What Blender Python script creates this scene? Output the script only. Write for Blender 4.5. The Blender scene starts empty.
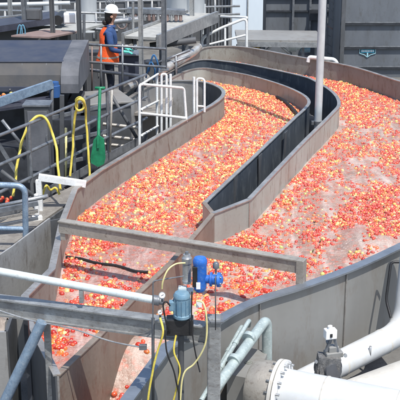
import bpy, bmesh, math, random
import numpy as np
from mathutils import Vector, Matrix, noise
random.seed(7); rng = np.random.default_rng(7)
scn = bpy.context.scene
col = scn.collection
R = math.radians
# ------------------------------------------------------------------ camera model
CH, PITCH, F = 4.0, R(18.0), 1000.0
fw = Vector((0, math.cos(PITCH), -math.sin(PITCH))); up = Vector((0, math.sin(PITCH), math.cos(PITCH)))
CAM = Vector((0, 0, CH))
def ray(x, y): return fw + Vector((1, 0, 0))*((x-200)/F) - up*((y-200)/F)
def P(x, y, z=0.0):                       # point on the horizontal plane z
    d = ray(x, y); return CAM + d*((z-CH)/d.z)
def D(x, y, Y):                           # point at ground distance Y
    d = ray(x, y); return CAM + d*(Y/d.y)
# ------------------------------------------------------------------ materials
def new_mat(name):
    m = bpy.data.materials.new(name); m.use_nodes = True
    nt = m.node_tree; nt.nodes.clear()
    o = nt.nodes.new('ShaderNodeOutputMaterial'); b = nt.nodes.new('ShaderNodeBsdfPrincipled')
    nt.links.new(b.outputs[0], o.inputs[0]); return m, nt, b
def mat(name, c, rough=.5, metal=0.0, c2=None, scale=3.0, streak=1.0, bump=0.0, bscale=60.0, rvar=.15, lo=.35, hi=.65, dirt=None, coat=0):
    m, nt, b = new_mat(name)
    N, L = nt.nodes.new, nt.links.new
    tc = N('ShaderNodeTexCoord'); mp = N('ShaderNodeMapping'); mp.inputs['Scale'].default_value = (1, 1, 1/streak)
    L(tc.outputs['Object'], mp.inputs[0])
    n = N('ShaderNodeTexNoise'); n.inputs['Scale'].default_value = scale; n.inputs['Detail'].default_value = 8; n.inputs['Roughness'].default_value = .62
    L(mp.outputs[0], n.inputs[0])
    rp = N('ShaderNodeValToRGB'); rp.color_ramp.elements[0].position = lo; rp.color_ramp.elements[1].position = hi
    c2 = c2 or tuple(v*.72 for v in c)
    rp.color_ramp.elements[0].color = (*c2, 1); rp.color_ramp.elements[1].color = (*c, 1)
    L(n.outputs[0], rp.inputs[0]); out = rp.outputs[0]
    if dirt:
        n3 = N('ShaderNodeTexNoise'); n3.inputs['Scale'].default_value = scale*4.3; n3.inputs['Detail'].default_value = 10; n3.inputs['Roughness'].default_value = .75
        L(mp.outputs[0], n3.inputs[0])
        r3 = N('ShaderNodeValToRGB'); r3.color_ramp.elements[0].position = .52; r3.color_ramp.elements[1].position = .68
        L(n3.outputs[0], r3.inputs[0])
        mx = N('ShaderNodeMix'); mx.data_type = 'RGBA'; L(r3.outputs[0], mx.inputs[0]); L(out, mx.inputs[6]); mx.inputs[7].default_value = (*dirt, 1)
        out = mx.outputs[2]
    L(out, b.inputs['Base Color'])
    mr = N('ShaderNodeMapRange'); mr.inputs[3].default_value = max(.03, rough-rvar); mr.inputs[4].default_value = min(1, rough+rvar)
    L(n.outputs[0], mr.inputs[0]); L(mr.outputs[0], b.inputs['Roughness'])
    b.inputs['Metallic'].default_value = metal
    if coat: b.inputs['Coat Weight'].default_value = coat
    if bump:
        n2 = N('ShaderNodeTexNoise'); n2.inputs['Scale'].default_value = bscale; n2.inputs['Detail'].default_value = 4
        L(tc.outputs['Object'], n2.inputs[0])
        bp = N('ShaderNodeBump'); bp.inputs['Strength'].default_value = bump; bp.inputs['Distance'].default_value = .02
        L(n2.outputs[0], bp.inputs['Height']); L(bp.outputs[0], b.inputs['Normal'])
    return m
M = {}
M['beige'] = mat('stainless_beige', (.385,.425,.395), .5, .2, (.30,.32,.295), 1.6, 3.5, .12, 25, dirt=(.19,.165,.14))
M['brown'] = mat('stained_steel', (.265,.285,.26), .5, .15, (.20,.205,.185), 2.2, 2.5, .15, 22, dirt=(.13,.11,.09))
M['pinkwall'] = mat('scaled_steel', (.27,.225,.185), .5, .15, (.18,.15,.125), 3.0, 3.0, .15, 22, dirt=(.17,.1,.075))
M['grey'] = mat('galvanised_sheet', (.37,.37,.365), .5, .3, (.28,.275,.27), 1.4, 3.0, .1, 30, dirt=(.2,.185,.17))
M['outer'] = mat('grey_steel_plate', (.285,.285,.275), .5, .25, (.235,.232,.222), 1.1, 3.0, .1, 12, dirt=(.22,.2,.18))
M['rim'] = mat('rim_steel', (.44,.425,.405), .34, .55, (.31,.29,.27), 5.0, 1.0, .1, 50, dirt=(.25,.21,.18))
M['rimblue'] = mat('rim_steel_sky_tint', (.3,.33,.37), .3, .6, (.22,.24,.27), 5.0, 1.0, .1, 50)  # blue in the base colour stands for sky reflected in the rim
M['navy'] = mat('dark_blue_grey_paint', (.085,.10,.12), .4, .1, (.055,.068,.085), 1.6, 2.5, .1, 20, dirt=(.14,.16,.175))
M['galv'] = mat('galvanised_tube', (.46,.47,.47), .36, .6, (.32,.33,.34), 9.0, 1, .08, 60, dirt=(.24,.23,.22))
M['galvd'] = mat('weathered_galvanised', (.24,.255,.275), .45, .5, (.13,.14,.155), 9.0, 1, .08, 60)
M['beam'] = mat('weathered_beam_steel', (.36,.37,.37), .45, .4, (.22,.225,.23), 6.0, .5, .15, 40, dirt=(.17,.155,.14))
M['bar'] = mat('beige_channel_steel', (.40,.375,.33), .45, .3, (.3,.275,.24), 5.0, 1, .1, 40, dirt=(.2,.17,.14))
M['palepipe'] = mat('pale_painted_pipe', (.62,.68,.69), .35, .15, (.5,.56,.58), 8, 1, .05, 50, dirt=(.4,.41,.4))
M['bluepipe'] = mat('blue_grey_pipe', (.24,.33,.43), .4, .3, (.15,.21,.29), 14, 1, .1, 60, dirt=(.36,.42,.48))
M['whitepipe'] = mat('white_painted_pipe', (.56,.58,.59), .5, 0, (.46,.48,.49), 3, 1, .04, 30, dirt=(.5,.49,.46))
M['cream'] = mat('cream_painted_tank', (.56,.545,.50), .5, 0, (.45,.435,.40), 3, 1, .04, 30, dirt=(.42,.39,.34))
M['whitepaint'] = mat('white_rail_paint', (.78,.80,.80), .35, 0, (.66,.67,.66), 12, 1, .05, 60, dirt=(.5,.48,.44))
M['greenpipe'] = mat('pale_green_grey_pipe', (.40,.47,.46), .4, .2, (.3,.36,.36), 12, 1, .05, 50, dirt=(.55,.6,.6))
M['dark'] = mat('dark_machine_paint', (.045,.05,.06), .5, .1, (.02,.022,.028), 4, 1, .1, 30)
M['dgrey'] = mat('dark_grey_paint', (.10,.105,.115), .6, .1, (.06,.065,.07), 3, 2, .08, 25, dirt=(.07,.07,.07))
M['container'] = mat('slate_container_paint', (.13,.145,.165), .6, 0, (.10,.11,.125), 2, 3, .08, 25, dirt=(.09,.095,.1))
M['hood'] = mat('navy_hood_shade_tone', (.05,.057,.078), .6, 0, (.03,.038,.065), 3, 1, .1, 25)  # navy darkened to stand in for the shade over the hood
M['hoodface'] = mat('hood_face_shade_tone', (.075,.071,.068), .7, 0, (.045,.047,.052), 3, 3, .1, 25)  # front face: shade put into the colour as a darker grey
M['hoodend'] = mat('hood_end_shade_tone', (.13,.135,.15), .7, .0, (.075,.08,.092), 4, 2, .1, 25)  # end cover grey darkened too, in place of cast shade
M['deck'] = mat('grating_deck', (.30,.285,.26), .7, .2, (.2,.185,.17), 6, 1, .4, 90, dirt=(.14,.12,.1))
M['concrete'] = mat('concrete', (.17,.165,.155), .85, 0, (.09,.088,.082), 1.2, 1, .3, 40, dirt=(.09,.085,.08))
M['motorblue'] = mat('light_blue_motor_paint', (.19,.30,.38), .42, .1, (.11,.22,.32), 14, 1, .05, 60, dirt=(.2,.3,.36))
M['valveblue'] = mat('bright_blue_paint', (.025,.15,.55), .4, 0, (.015,.09,.36), 14, 1, .05, 60, dirt=(.12,.2,.36))
M['black'] = mat('black_rubber', (.02,.02,.022), .5, 0, (.012,.012,.013), 8, 1, .1, 60)
M['yellow'] = mat('yellow_hose', (.72,.60,.10), .4, 0, (.55,.43,.06), 14, 1, .05, 60, dirt=(.4,.33,.14))
M['paleyellow'] = mat('pale_yellow_hose', (.74,.68,.34), .4, 0, (.6,.52,.22), 14, 1)
M['green'] = mat('green_plastic', (.015,.24,.11), .45, 0, (.008,.13,.06), 9, 1)
M['orange'] = mat('orange_vest_cloth', (.85,.12,.02), .8, 0, (.68,.08,.012), 9, 1, .3, 60)
M['blueshirt'] = mat('blue_sleeve_cloth', (.03,.075,.20), .85, 0, (.018,.045,.13), 9, 1, .3, 60)
M['trousers'] = mat('dark_trouser_cloth', (.02,.024,.04), .85, 0, None, 9, 1, .3, 60)
M['skin'] = mat('skin', (.50,.28,.19), .5, 0, (.44,.24,.16), 20, 1)
M['hair'] = mat('dark_hair', (.02,.013,.01), .6, 0, None, 60, 1, .4, 90)
M['helmet'] = mat('white_helmet', (.85,.85,.84), .25, 0, (.8,.8,.79), 9, 1)
M['glove'] = mat('turquoise_glove', (.10,.52,.43), .5, 0, (.07,.42,.35), 20, 1)
M['boot'] = mat('dark_boot', (.03,.028,.027), .6, 0, None, 20, 1)
M['eye'] = mat('eye_dark', (.03,.02,.015), .2, 0, None, 20, 1)
M['lip'] = mat('lip', (.4,.14,.11), .5, 0, None, 20, 1)
M['cyan'] = mat('cyan_sticker', (.02,.42,.60), .4, 0, None, 9, 1)
M['white'] = mat('white_enamel', (.80,.80,.79), .35, 0, (.72,.72,.71), 9, 1)
M['panelwhite'] = mat('pale_blue_white_panel', (.66,.74,.80), .4, 0, (.6,.68,.75), 2, 3)
M['belt'] = mat('pale_conveyor_belt', (.40,.40,.38), .6, 0, (.3,.3,.28), 6, 1, .2, 60)
M['beltdark'] = mat('dark_conveyor_belt', (.05,.055,.08), .5, 0, (.03,.033,.05), 6, 1, .2, 60)
M['rust'] = mat('reddish_brown_plate', (.26,.185,.165), .6, 0, (.19,.135,.12), 6, 1)
M['yellowcrate'] = mat('ochre_plastic', (.5,.32,.05), .5, 0, (.35,.2,.03), 12, 1)
M['drum'] = mat('grey_white_drum', (.62,.65,.66), .4, .1, (.5,.53,.55), 3, 3)
M['sheet'] = mat('pale_plastic_sheet', (.42,.37,.32), .5, 0, (.22,.18,.15), 5, 1, .4, 30)

# tomato material: the fruit's own colour from an attribute
def tomato_mat():
    m, nt, b = new_mat('tomato_skin'); N, L = nt.nodes.new, nt.links.new
    a = N('ShaderNodeAttribute'); a.attribute_name = 'tint'
    tc = N('ShaderNodeTexCoord'); n = N('ShaderNodeTexNoise'); n.inputs['Scale'].default_value = 28; n.inputs['Detail'].default_value = 3
    L(tc.outputs['Object'], n.inputs[0])
    rp = N('ShaderNodeValToRGB'); rp.color_ramp.elements[0].position = .35; rp.color_ramp.elements[1].position = .7
    rp.color_ramp.elements[0].color = (.75,.7,.7,1); rp.color_ramp.elements[1].color = (1,1,1,1)
    L(n.outputs[0], rp.inputs[0])
    mx = N('ShaderNodeMix'); mx.data_type = 'RGBA'; mx.blend_type = 'MULTIPLY'; mx.inputs[0].default_value = 1
    L(a.outputs['Color'], mx.inputs[6]); L(rp.outputs[0], mx.inputs[7]); L(mx.outputs[2], b.inputs['Base Color'])
    b.inputs['Roughness'].default_value = .24; b.inputs['Coat Weight'].default_value = .4; b.inputs['Coat Roughness'].default_value = .12
    b.inputs['Subsurface Weight'].default_value = 0.0
    return m
M['brightpipe'] = mat('bright_metal_pipe', (.62,.62,.6), .28, .5, (.42,.38,.35), 4, 1, .05, 40)
M['palegalv'] = mat('pale_galvanised', (.62,.64,.65), .42, .25, (.5,.52,.53), 7, 2, .06, 50)
M['paintcyan'] = mat('pale_cyan_paint', (.35,.62,.7), .5, 0)
M['valvegrey'] = mat('grimy_cast_grey', (.17,.17,.17), .6, .2, (.09,.09,.09), 14, 1, .2, 60, dirt=(.3,.28,.25))
M['tomato'] = tomato_mat()
def water_mat(name, pink, foam, lo, hi, amount_scale):
    m, nt, b = new_mat(name); N, L = nt.nodes.new, nt.links.new
    tc = N('ShaderNodeTexCoord')
    def nz(sc, det=8, ro=.6, dist=0, mapping=None):
        n = N('ShaderNodeTexNoise'); n.inputs['Scale'].default_value = sc; n.inputs['Detail'].default_value = det
        n.inputs['Roughness'].default_value = ro; n.inputs['Distortion'].default_value = dist
        L((mapping or tc.outputs['Object']), n.inputs[0]); return n
    mp = N('ShaderNodeMapping'); mp.inputs['Rotation'].default_value = (0, 0, R(20)); mp.inputs['Scale'].default_value = (1.3, .3, 1)
    L(tc.outputs['Object'], mp.inputs[0])
    big = nz(amount_scale, 9, .68, .6, mp.outputs[0])
    r1 = N('ShaderNodeValToRGB'); r1.color_ramp.elements[0].position = lo; r1.color_ramp.elements[1].position = hi
    L(big.outputs[0], r1.inputs[0])
    var = nz(5, 6)
    r2 = N('ShaderNodeValToRGB'); r2.color_ramp.elements[0].position = .35; r2.color_ramp.elements[1].position = .68
    r2.color_ramp.elements[0].color = (*[v*.66 for v in pink], 1); r2.color_ramp.elements[1].color = (*pink, 1)
    L(var.outputs[0], r2.inputs[0])
    # fruit just under the murky surface: faint red spots
    vo = N('ShaderNodeTexVoronoi'); vo.inputs['Scale'].default_value = 15; L(tc.outputs['Object'], vo.inputs[0])
    r3 = N('ShaderNodeValToRGB'); r3.color_ramp.elements[0].position = .22; r3.color_ramp.elements[1].position = .5
    r3.color_ramp.elements[0].color = (1,1,1,1); r3.color_ramp.elements[1].color = (0,0,0,1)
    L(vo.outputs['Distance'], r3.inputs[0])
    mm = N('ShaderNodeMath'); mm.operation = 'MULTIPLY'; mm.inputs[1].default_value = .5; L(r3.outputs[0], mm.inputs[0])
    x0 = N('ShaderNodeMix'); x0.data_type = 'RGBA'; L(mm.outputs[0], x0.inputs[0]); L(r2.outputs[0], x0.inputs[6]); x0.inputs[7].default_value = (.55,.10,.05,1)
    x1 = N('ShaderNodeMix'); x1.data_type = 'RGBA'; L(r1.outputs[0], x1.inputs[0]); L(x0.outputs[2], x1.inputs[6]); x1.inputs[7].default_value = (*foam, 1)
    bb = nz(46, 4, .7, .4); rb_ = N('ShaderNodeValToRGB'); rb_.color_ramp.elements[0].position = .56; rb_.color_ramp.elements[1].position = .66
    L(bb.outputs[0], rb_.inputs[0]); mb_ = N('ShaderNodeMath'); mb_.operation = 'MULTIPLY'; mb_.inputs[1].default_value = .7; L(rb_.outputs[0], mb_.inputs[0])
    x2 = N('ShaderNodeMix'); x2.data_type = 'RGBA'; L(mb_.outputs[0], x2.inputs[0]); L(x1.outputs[2], x2.inputs[6]); x2.inputs[7].default_value = (*foam, 1)
    L(x2.outputs[2], b.inputs['Base Color'])
    mr = N('ShaderNodeMapRange'); mr.inputs[3].default_value = .1; mr.inputs[4].default_value = .55; L(r1.outputs[0], mr.inputs[0]); L(mr.outputs[0], b.inputs['Roughness'])
    b.inputs['IOR'].default_value = 1.33
    s1 = nz(9, 5, .6, .5); s2 = nz(38, 3, .6, .3)
    ad = N('ShaderNodeMath'); ad.operation = 'MULTIPLY_ADD'; ad.inputs[1].default_value = .3; L(s2.outputs[0], ad.inputs[0]); L(s1.outputs[0], ad.inputs[2])
    bp = N('ShaderNodeBump'); bp.inputs['Strength'].default_value = .7; bp.inputs['Distance'].default_value = .05
    L(ad.outputs[0], bp.inputs['Height']); L(bp.outputs[0], b.inputs['Normal'])
    return m
M['water1'] = water_mat('murky_pink_water', (.42,.24,.205), (.62,.49,.45), .48, .76, 3.8)
M['water2'] = water_mat('foamy_pink_water', (.40,.265,.215), (.62,.53,.48), .44, .76, 3.2)

# ------------------------------------------------------------------ mesh helpers
class MB:
    def __init__(s): s.v = []; s.f = []; s.mi = []; s.sm = []
    def add(s, vs, fs, mi=0, smooth=False):
        o = len(s.v); s.v += [Vector(v) for v in vs]; s.f += [tuple(i+o for i in f) for f in fs]
        s.mi += [mi]*len(fs); s.sm += [smooth]*len(fs); return s
    def hexa(s, c, mi=0):       # 8 corners: bottom 4 ccw, top 4 ccw
        return s.add(c, [(3,2,1,0),(4,5,6,7),(0,1,5,4),(1,2,6,5),(2,3,7,6),(3,0,4,7)], mi)
    def box(s, c, size, rz=0, mi=0, bev=0.0):
        x, y, z = size[0]/2, size[1]/2, size[2]/2
        m = Matrix.Rotation(rz, 3, 'Z'); c = Vector(c)
        if bev <= 0 or bev >= min(x, y, z):
            cs = [(-x,-y,-z),(x,-y,-z),(x,y,-z),(-x,y,-z),(-x,-y,z),(x,-y,z),(x,y,z),(-x,y,z)]
            return s.hexa([c+m@Vector(q) for q in cs], mi)
        bm = bmesh.new(); bmesh.ops.create_cube(bm, size=1)
        for v in bm.verts: v.co = Vector((v.co.x*2*x, v.co.y*2*y, v.co.z*2*z))
        bmesh.ops.bevel(bm, geom=bm.edges[:], offset=bev, segments=2, profile=.5, affect='EDGES')
        bm.verts.index_update()
        s.add([c+m@v.co for v in bm.verts], [[v.index for v in f.verts] for f in bm.faces], mi); bm.free(); return s
    def bar(s, a, b, w, h, mi=0, upv=(0,0,1)):
        a, b = Vector(a), Vector(b); d = (b-a).normalized(); u = Vector(upv)
        if abs(d.dot(u)) > .98: u = Vector((0,1,0))
        sd = d.cross(u).normalized()*w/2; u2 = sd.cross(d).normalized()*h/2
        return s.hexa([a-sd-u2, a+sd-u2, b+sd-u2, b-sd-u2, a-sd+u2, a+sd+u2, b+sd+u2, b-sd+u2], mi)
    def tube(s, pts, r, n=12, mi=0, cap=True, closed=False):
        pts = [Vector(p) for p in pts]; k = len(pts)
        rs = r if isinstance(r, (list, tuple)) else [r]*k
        vs = []; prev = None
        for i, p in enumerate(pts):
            if closed: d = (pts[(i+1) % k]-pts[i-1])
            elif i == 0: d = pts[1]-p
            elif i == k-1: d = p-pts[-2]
            else: d = (pts[i+1]-p).normalized()+(p-pts[i-1]).normalized()
            if d.length < 1e-9: d = Vector((0,0,1))
            d.normalize()
            if prev is None:
                u = Vector((0,0,1)) if abs(d.z) < .9 else Vector((1,0,0))
                u = (u-d*u.dot(d)).normalized()
            else:
                u = prev-d*prev.dot(d); u = u.normalized() if u.length > 1e-6 else Vector((1,0,0))
            prev = u; w = d.cross(u)
            for j in range(n):
                a = 2*math.pi*j/n; vs.append(p+(u*math.cos(a)+w*math.sin(a))*rs[i])
        fs = [(i*n+j, i*n+(j+1) % n, ((i+1) % k)*n+(j+1) % n, ((i+1) % k)*n+j) for i in range(k if closed else k-1) for j in range(n)]
        o = len(s.f); s.add(vs, fs, mi, True)
        if cap and not closed:
            b0 = len(s.v)-len(vs)
            s.f += [tuple(b0+j for j in reversed(range(n))), tuple(b0+(k-1)*n+j for j in range(n))]; s.mi += [mi]*2; s.sm += [False]*2
        return s
    def lathe(s, base, axis, prof, n=24, mi=0):    # prof: (distance along axis, radius); sharp profile
        base, ax = Vector(base), Vector(axis).normalized()
        u = Vector((0,0,1)) if abs(ax.z) < .9 else Vector((1,0,0)); u = (u-ax*u.dot(ax)).normalized(); w = ax.cross(u)
        vs = []
        for (t, r) in prof:
            for j in range(n):
                a = 2*math.pi*j/n; vs.append(base+ax*t+(u*math.cos(a)+w*math.sin(a))*r)
        fs = []; k = len(prof)
        for i in range(k-1):
            for j in range(n): fs.append((i*n+j, i*n+(j+1) % n, (i+1)*n+(j+1) % n, (i+1)*n+j))
        s.add(vs, fs, mi, True); b0 = len(s.v)-len(vs)
        s.f += [tuple(b0+j for j in reversed(range(n))), tuple(b0+(k-1)*n+j for j in range(n))]; s.mi += [mi]*2; s.sm += [False]*2
        return s
    def build(s, name, mats, parent=None):
        if not isinstance(mats, (list, tuple)): mats = [mats]
        org = wloc(parent) if parent else (Vector(((min(v.x for v in s.v)+max(v.x for v in s.v))/2, (min(v.y for v in s.v)+max(v.y for v in s.v))/2, min(v.z for v in s.v))))
        me = bpy.data.meshes.new(name); me.from_pydata([v-org for v in s.v], [], s.f)
        for m in mats: me.materials.append(m)
        me.polygons.foreach_set('material_index', s.mi); me.polygons.foreach_set('use_smooth', s.sm)
        me.update()
        bm = bmesh.new(); bm.from_mesh(me); 
        for e in bm.edges:
            if len(e.link_faces) == 2 and e.calc_face_angle(0) > R(38): e.smooth = False
        bm.to_mesh(me); bm.free()
        o = bpy.data.objects.new(name, me); col.objects.link(o)
        if parent: o.parent = parent
        else: o.location = org
        return o
def wloc(o):
    v = Vector((0,0,0))
    while o: v = v+o.location; o = o.parent
    return v
def tag(o, label=None, cat=None, group=None, kind=None):
    if label: o['label'] = label
    if cat: o['category'] = cat
    if group: o['group'] = group
    if kind: o['kind'] = kind
    return o
def thing(name, loc, label, cat, group=None):
    o = bpy.data.objects.new(name, None); col.objects.link(o); o.location = loc; o.empty_display_size = .1
    return tag(o, label, cat, group)
def catmull(pts, n=6):
    pts = [Vector(p) for p in pts]; out = []
    for i in range(len(pts)-1):
        p0 = pts[max(i-1, 0)]; p1 = pts[i]; p2 = pts[i+1]; p3 = pts[min(i+2, len(pts)-1)]
        for j in range(n):
            t = j/n
            out.append(.5*((2*p1)+(p2-p0)*t+(2*p0-5*p1+4*p2-p3)*t*t+(-p0+3*p1-3*p2+p3)*t**3))
    out.append(pts[-1]); return out
def roundpath(pts, r=.05, n=5):      # straight runs with rounded corners
    pts = [Vector(p) for p in pts]; out = [pts[0]]
    for i in range(1, len(pts)-1):
        a, b, c = pts[i-1], pts[i], pts[i+1]
        rr = min(r, (a-b).length/2.1, (c-b).length/2.1)
        p = b+(a-b).normalized()*rr; q = b+(c-b).normalized()*rr
        for j in range(n+1):
            t = j/n; out.append(p*(1-t)**2+b*2*t*(1-t)+q*t*t)
    out.append(pts[-1]); return out
def offsets(pts):
    out = []
    for i in range(len(pts)):
        a = pts[max(i-1, 0)]; b = pts[min(i+1, len(pts)-1)]; p = pts[i]
        n1 = (p-a); n2 = (b-p)
        if n1.length < 1e-6: n1 = n2
        if n2.length < 1e-6: n2 = n1
        n1 = Vector((-n1.y, n1.x, 0)).normalized(); n2 = Vector((-n2.y, n2.x, 0)).normalized()
        m = (n1+n2); m = m.normalized() if m.length > 1e-6 else n1
        c = max(.35, m.dot(n1)); out.append(m/c)
    return out
def wall_mb(pts, zb, zt, th, o=0.0, mi=(0,0,0)):  # mi: left face, right face, top/ends; zt/zb scalars or callables of point
    mb = MB(); pts = [Vector((p[0], p[1], 0)) for p in pts]; nn = offsets(pts)
    fb = zb if callable(zb) else (lambda p: zb); ft = zt if callable(zt) else (lambda p: zt)
    for i in range(len(pts)-1):
        c = []
        for p, n in ((pts[i], nn[i]), (pts[i+1], nn[i+1])):
            a = p+n*(o+th/2); b = p+n*(o-th/2)
            c += [(a.x,a.y,fb(p)), (b.x,b.y,fb(p)), (b.x,b.y,ft(p)), (a.x,a.y,ft(p))]
        b0 = len(mb.v); mb.v += [Vector(q) for q in c]
        fs = [((0,4,7,3), mi[0]), ((1,2,6,5), mi[1]), ((3,7,6,2), mi[2]), ((0,1,5,4), mi[2])]
        if i == 0: fs.append(((0,3,2,1), mi[2]))
        if i == len(pts)-2: fs.append(((4,5,6,7), mi[2]))
        for f, k in fs: mb.f.append(tuple(b0+q for q in f)); mb.mi.append(k); mb.sm.append(False)
    # weld so shading and silhouettes are continuous
    key = {}; remap = []; nv = []
    for v in mb.v:
        k = (round(v.x,4), round(v.y,4), round(v.z,4))
        if k not in key: key[k] = len(nv); nv.append(v)
        remap.append(key[k])
    mb.v = nv; mb.f = [tuple(remap[i] for i in f) for f in mb.f]
    mb.sm = [True]*len(mb.f)
    return mb
# ------------------------------------------------------------------ flume outlines (rim level z = .35)
ZR = .35
def rimpts(px, z=ZR): return [P(x, y, z) for x, y in px]
near_tip = P(57, 376, ZR)
L_px = [(27,318),(25,297),(52,270),(62,223),(75,190),(100,171),(150,141),(200,112)]
L_near = rimpts(L_px)
L_loop = rimpts([(200,112),(214,104),(223,96),(222,90),(213,85),(200,82),(180,81),(160,83),(143,90),(128,99)])
L_line = [near_tip]+L_near[:-1]+catmull(L_loop, 5)
B_near = [near_tip]+rimpts([(100,335),(140,292),(170,264),(190,241),(213,214),(204,203),(210,197),(255,155),(296,116)])
B_arc = catmull([P(x, y, z) for x, y, z in ((296,116,.34),(305,108,.33),(309,101,.32),(302,93.5,.29),(282,84.5,.27),(252,75.5,.265),(226,70.5,.265),(203,67.5,.265),(186,70.5,.27),(168,79,.27),(150,87,.27))], 5)
B_line = B_near[:-1]+B_arc
C_line = rimpts([(213,214),(249,200),(300,146)])[:2] + catmull(rimpts([(249,200),(300,146),(332,114),(339,104),(333,93),(316,82),(300,76),(252,65.6),(226,61.8),(203,60),(186,64),(166,74),(148,83)]), 5)
A_line = catmull(rimpts([(112,99),(130,91),(152,80),(176,67),(193,56.5),(203,48.5),(226,46.5),(252,48.5),(300,57.5),(350,66.5),(402,82.5)])
                 + [Vector((4.75,16.0,0)), Vector((4.85,14.0,0)), Vector((4.1,12.0,0)), Vector((3.0,10.75,0))]
                 + rimpts([(400,246),(352,268),(300,287),(258,300),(228,314),(205,329)]), 5)
D_tail = rimpts([(205,329),(165,347),(124,402),(100,440)])
A_full = A_line+D_tail[1:]
def flat(ps): return [Vector((p.x, p.y, 0)) for p in ps]
B_z = [(Vector((p.x, p.y, 0)), p.z) for p in B_line]
def zB_top(p): return min(B_z, key=lambda q: (q[0].x-p.x)**2+(q[0].y-p.y)**2)[1]
L_line, B_line, C_line, A_full = flat(L_line), flat(B_line), flat(C_line), flat(A_full)
near_tip = flat([near_tip])[0]
i213 = 6   # index of the shared corner in B_near
shared = B_line[:i213+1]
# ---- flume things
f1 = thing('flume', (-.4, 12, -.6), 'left steel flume with hairpin bend at the back and pointed near end at lower left', 'flume')
lw = wall_mb(L_line[1:] , -.62, ZR, .03, 0, (0, 1, 2)); 
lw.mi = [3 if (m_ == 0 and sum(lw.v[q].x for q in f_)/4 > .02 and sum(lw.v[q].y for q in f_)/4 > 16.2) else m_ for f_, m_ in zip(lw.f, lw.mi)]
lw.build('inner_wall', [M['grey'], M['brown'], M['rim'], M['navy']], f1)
wall_mb(L_line[1:], ZR+.001, ZR+.016, .07).build('rim', M['rim'], f1)
wall_mb([L_line[1], near_tip], -.75, ZR, .03).build('end_wall', M['dgrey'], f1)
wall_mb([L_line[1], near_tip], ZR+.001, ZR+.014, .06).build('rim', M['rim'], f1)
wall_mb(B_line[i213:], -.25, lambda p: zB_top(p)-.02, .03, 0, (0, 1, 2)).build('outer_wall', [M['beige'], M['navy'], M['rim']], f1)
wall_mb(B_line[i213:], lambda p: zB_top(p)-.019, lambda p: zB_top(p)-.004, .055).build('rim', M['rim'], f1)
wall_mb(shared, -.8, ZR, .035, 0, (0, 1, 2)).build('dividing_wall', [M['beige'], M['pinkwall'], M['rim']], f1)
wall_mb(shared, ZR+.001, ZR+.011, .055).build('rim', M['pinkwall'], f1)
# thin dark grey triangles, narrowing downward, on the dark outer face of the flume
for (x, y) in ((232,176),(257,154),(283,131)):
    p = P(x, y, ZR); q = P(x+5, y-4.6, ZR); d = (q-p).normalized(); n = Vector((d.y, -d.x, 0))
    g = MB(); a = Vector((p.x, p.y, 0))+n*.02
    pr = [(0,.32),(.17,.32),(.03,-.1)]
    vs = [(a+d*u).to_tuple()[:2]+(z,) for u, z in pr]; vs2 = [((a+d*u+n*.01).x, (a+d*u+n*.01).y, z) for u, z in pr]
    g.add(vs+vs2, [(0,2,1),(3,4,5),(0,1,4,3),(1,2,5,4),(2,0,3,5)]); g.build('triangle_plate', M['dgrey'], f1)
f2 = thing('flume', (2.2, 12, -.6), 'wide steel flume on the right curving round the left one, foaming with tomatoes', 'flume')
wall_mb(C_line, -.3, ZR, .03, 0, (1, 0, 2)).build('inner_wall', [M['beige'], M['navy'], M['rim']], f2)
wall_mb(C_line, ZR+.001, ZR+.014, .06).build('rim', M['rim'], f2)
wall_mb(A_full, lambda p: -.62 if p.y < 13 or p.x > 4 else -.35, ZR, .035, 0, (1, 0, 2)).build('outer_wall', [M['brown'], M['outer'], M['rim']], f2)
k0 = len(A_line)-31
wall_mb(A_full[:k0+1], ZR+.001, ZR+.016, .07).build('rim', M['rim'], f2)
wall_mb(A_full[k0:], ZR+.001, ZR+.02, .1, .02).build('rim', M['rimblue'], f2)
for (x, y) in ((258,300),(345,271)):     # weld seams on the near outer face
    p = P(x, y, ZR); q = P(x+8, y-3.4, ZR); d = (q-p).normalized(); n = Vector((d.y, -d.x, 0))
    c = Vector((p.x, p.y, -.14))+n*.024
    MB().box(c, (.012, .012, .92), math.atan2(d.y, d.x)).build('weld_seam', M['rim'], f2)
# seam on the inner wall panel
p = P(249, 200, ZR); MB().box((p.x+.006, p.y-.024, .02), (.014, .012, .62)).build('weld_seam', M['rim'], f2)
# thick bright rolled rim pipe along the far left run of the outer flume
MB().tube([Vector((p.x, p.y, ZR+.09)) for p in A_full[4:24]], .085, 14).build('rim_pipe', M['brightpipe'], f2)
# steel floors (one for each flume)
# ------------------------------------------------------------------ water
def resample(pts, n):
    ds = [0]
    for i in range(1, len(pts)): ds.append(ds[-1]+(pts[i]-pts[i-1]).length)
    out = []; j = 0
    for k in range(n):
        t = ds[-1]*k/(n-1)
        while j < len(pts)-2 and ds[j+1] < t: j += 1
        u = (t-ds[j])/max(1e-9, ds[j+1]-ds[j]); out.append(pts[j].lerp(pts[j+1], min(1, max(0, u))))
    return out
def sstep(a, b, x):
    t = min(1, max(0, (x-a)/(b-a))); return t*t*(3-2*t)
def wz1(x, y):
    return .012*noise.noise(Vector((x*1.6, y*1.1, 0)))+.008*noise.noise(Vector((x*5, y*4, 3)))
def wz2(x, y):
    amp = 1.0+1.6*sstep(12.5, 9.5, y)
    z = amp*(.016*noise.noise(Vector((x*1.5+7, y*1.2, 0)))+.012*noise.noise(Vector((x*4+2, y*3.2, 5))))
    hp = P(372, 243, 0); d2 = ((x-hp.x)/.28)**2+((y-hp.y)/.45)**2
    z += .11*math.exp(-d2)
    if x < .3: z -= .62*sstep(8.25, 7.2, y)
    return z
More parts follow.
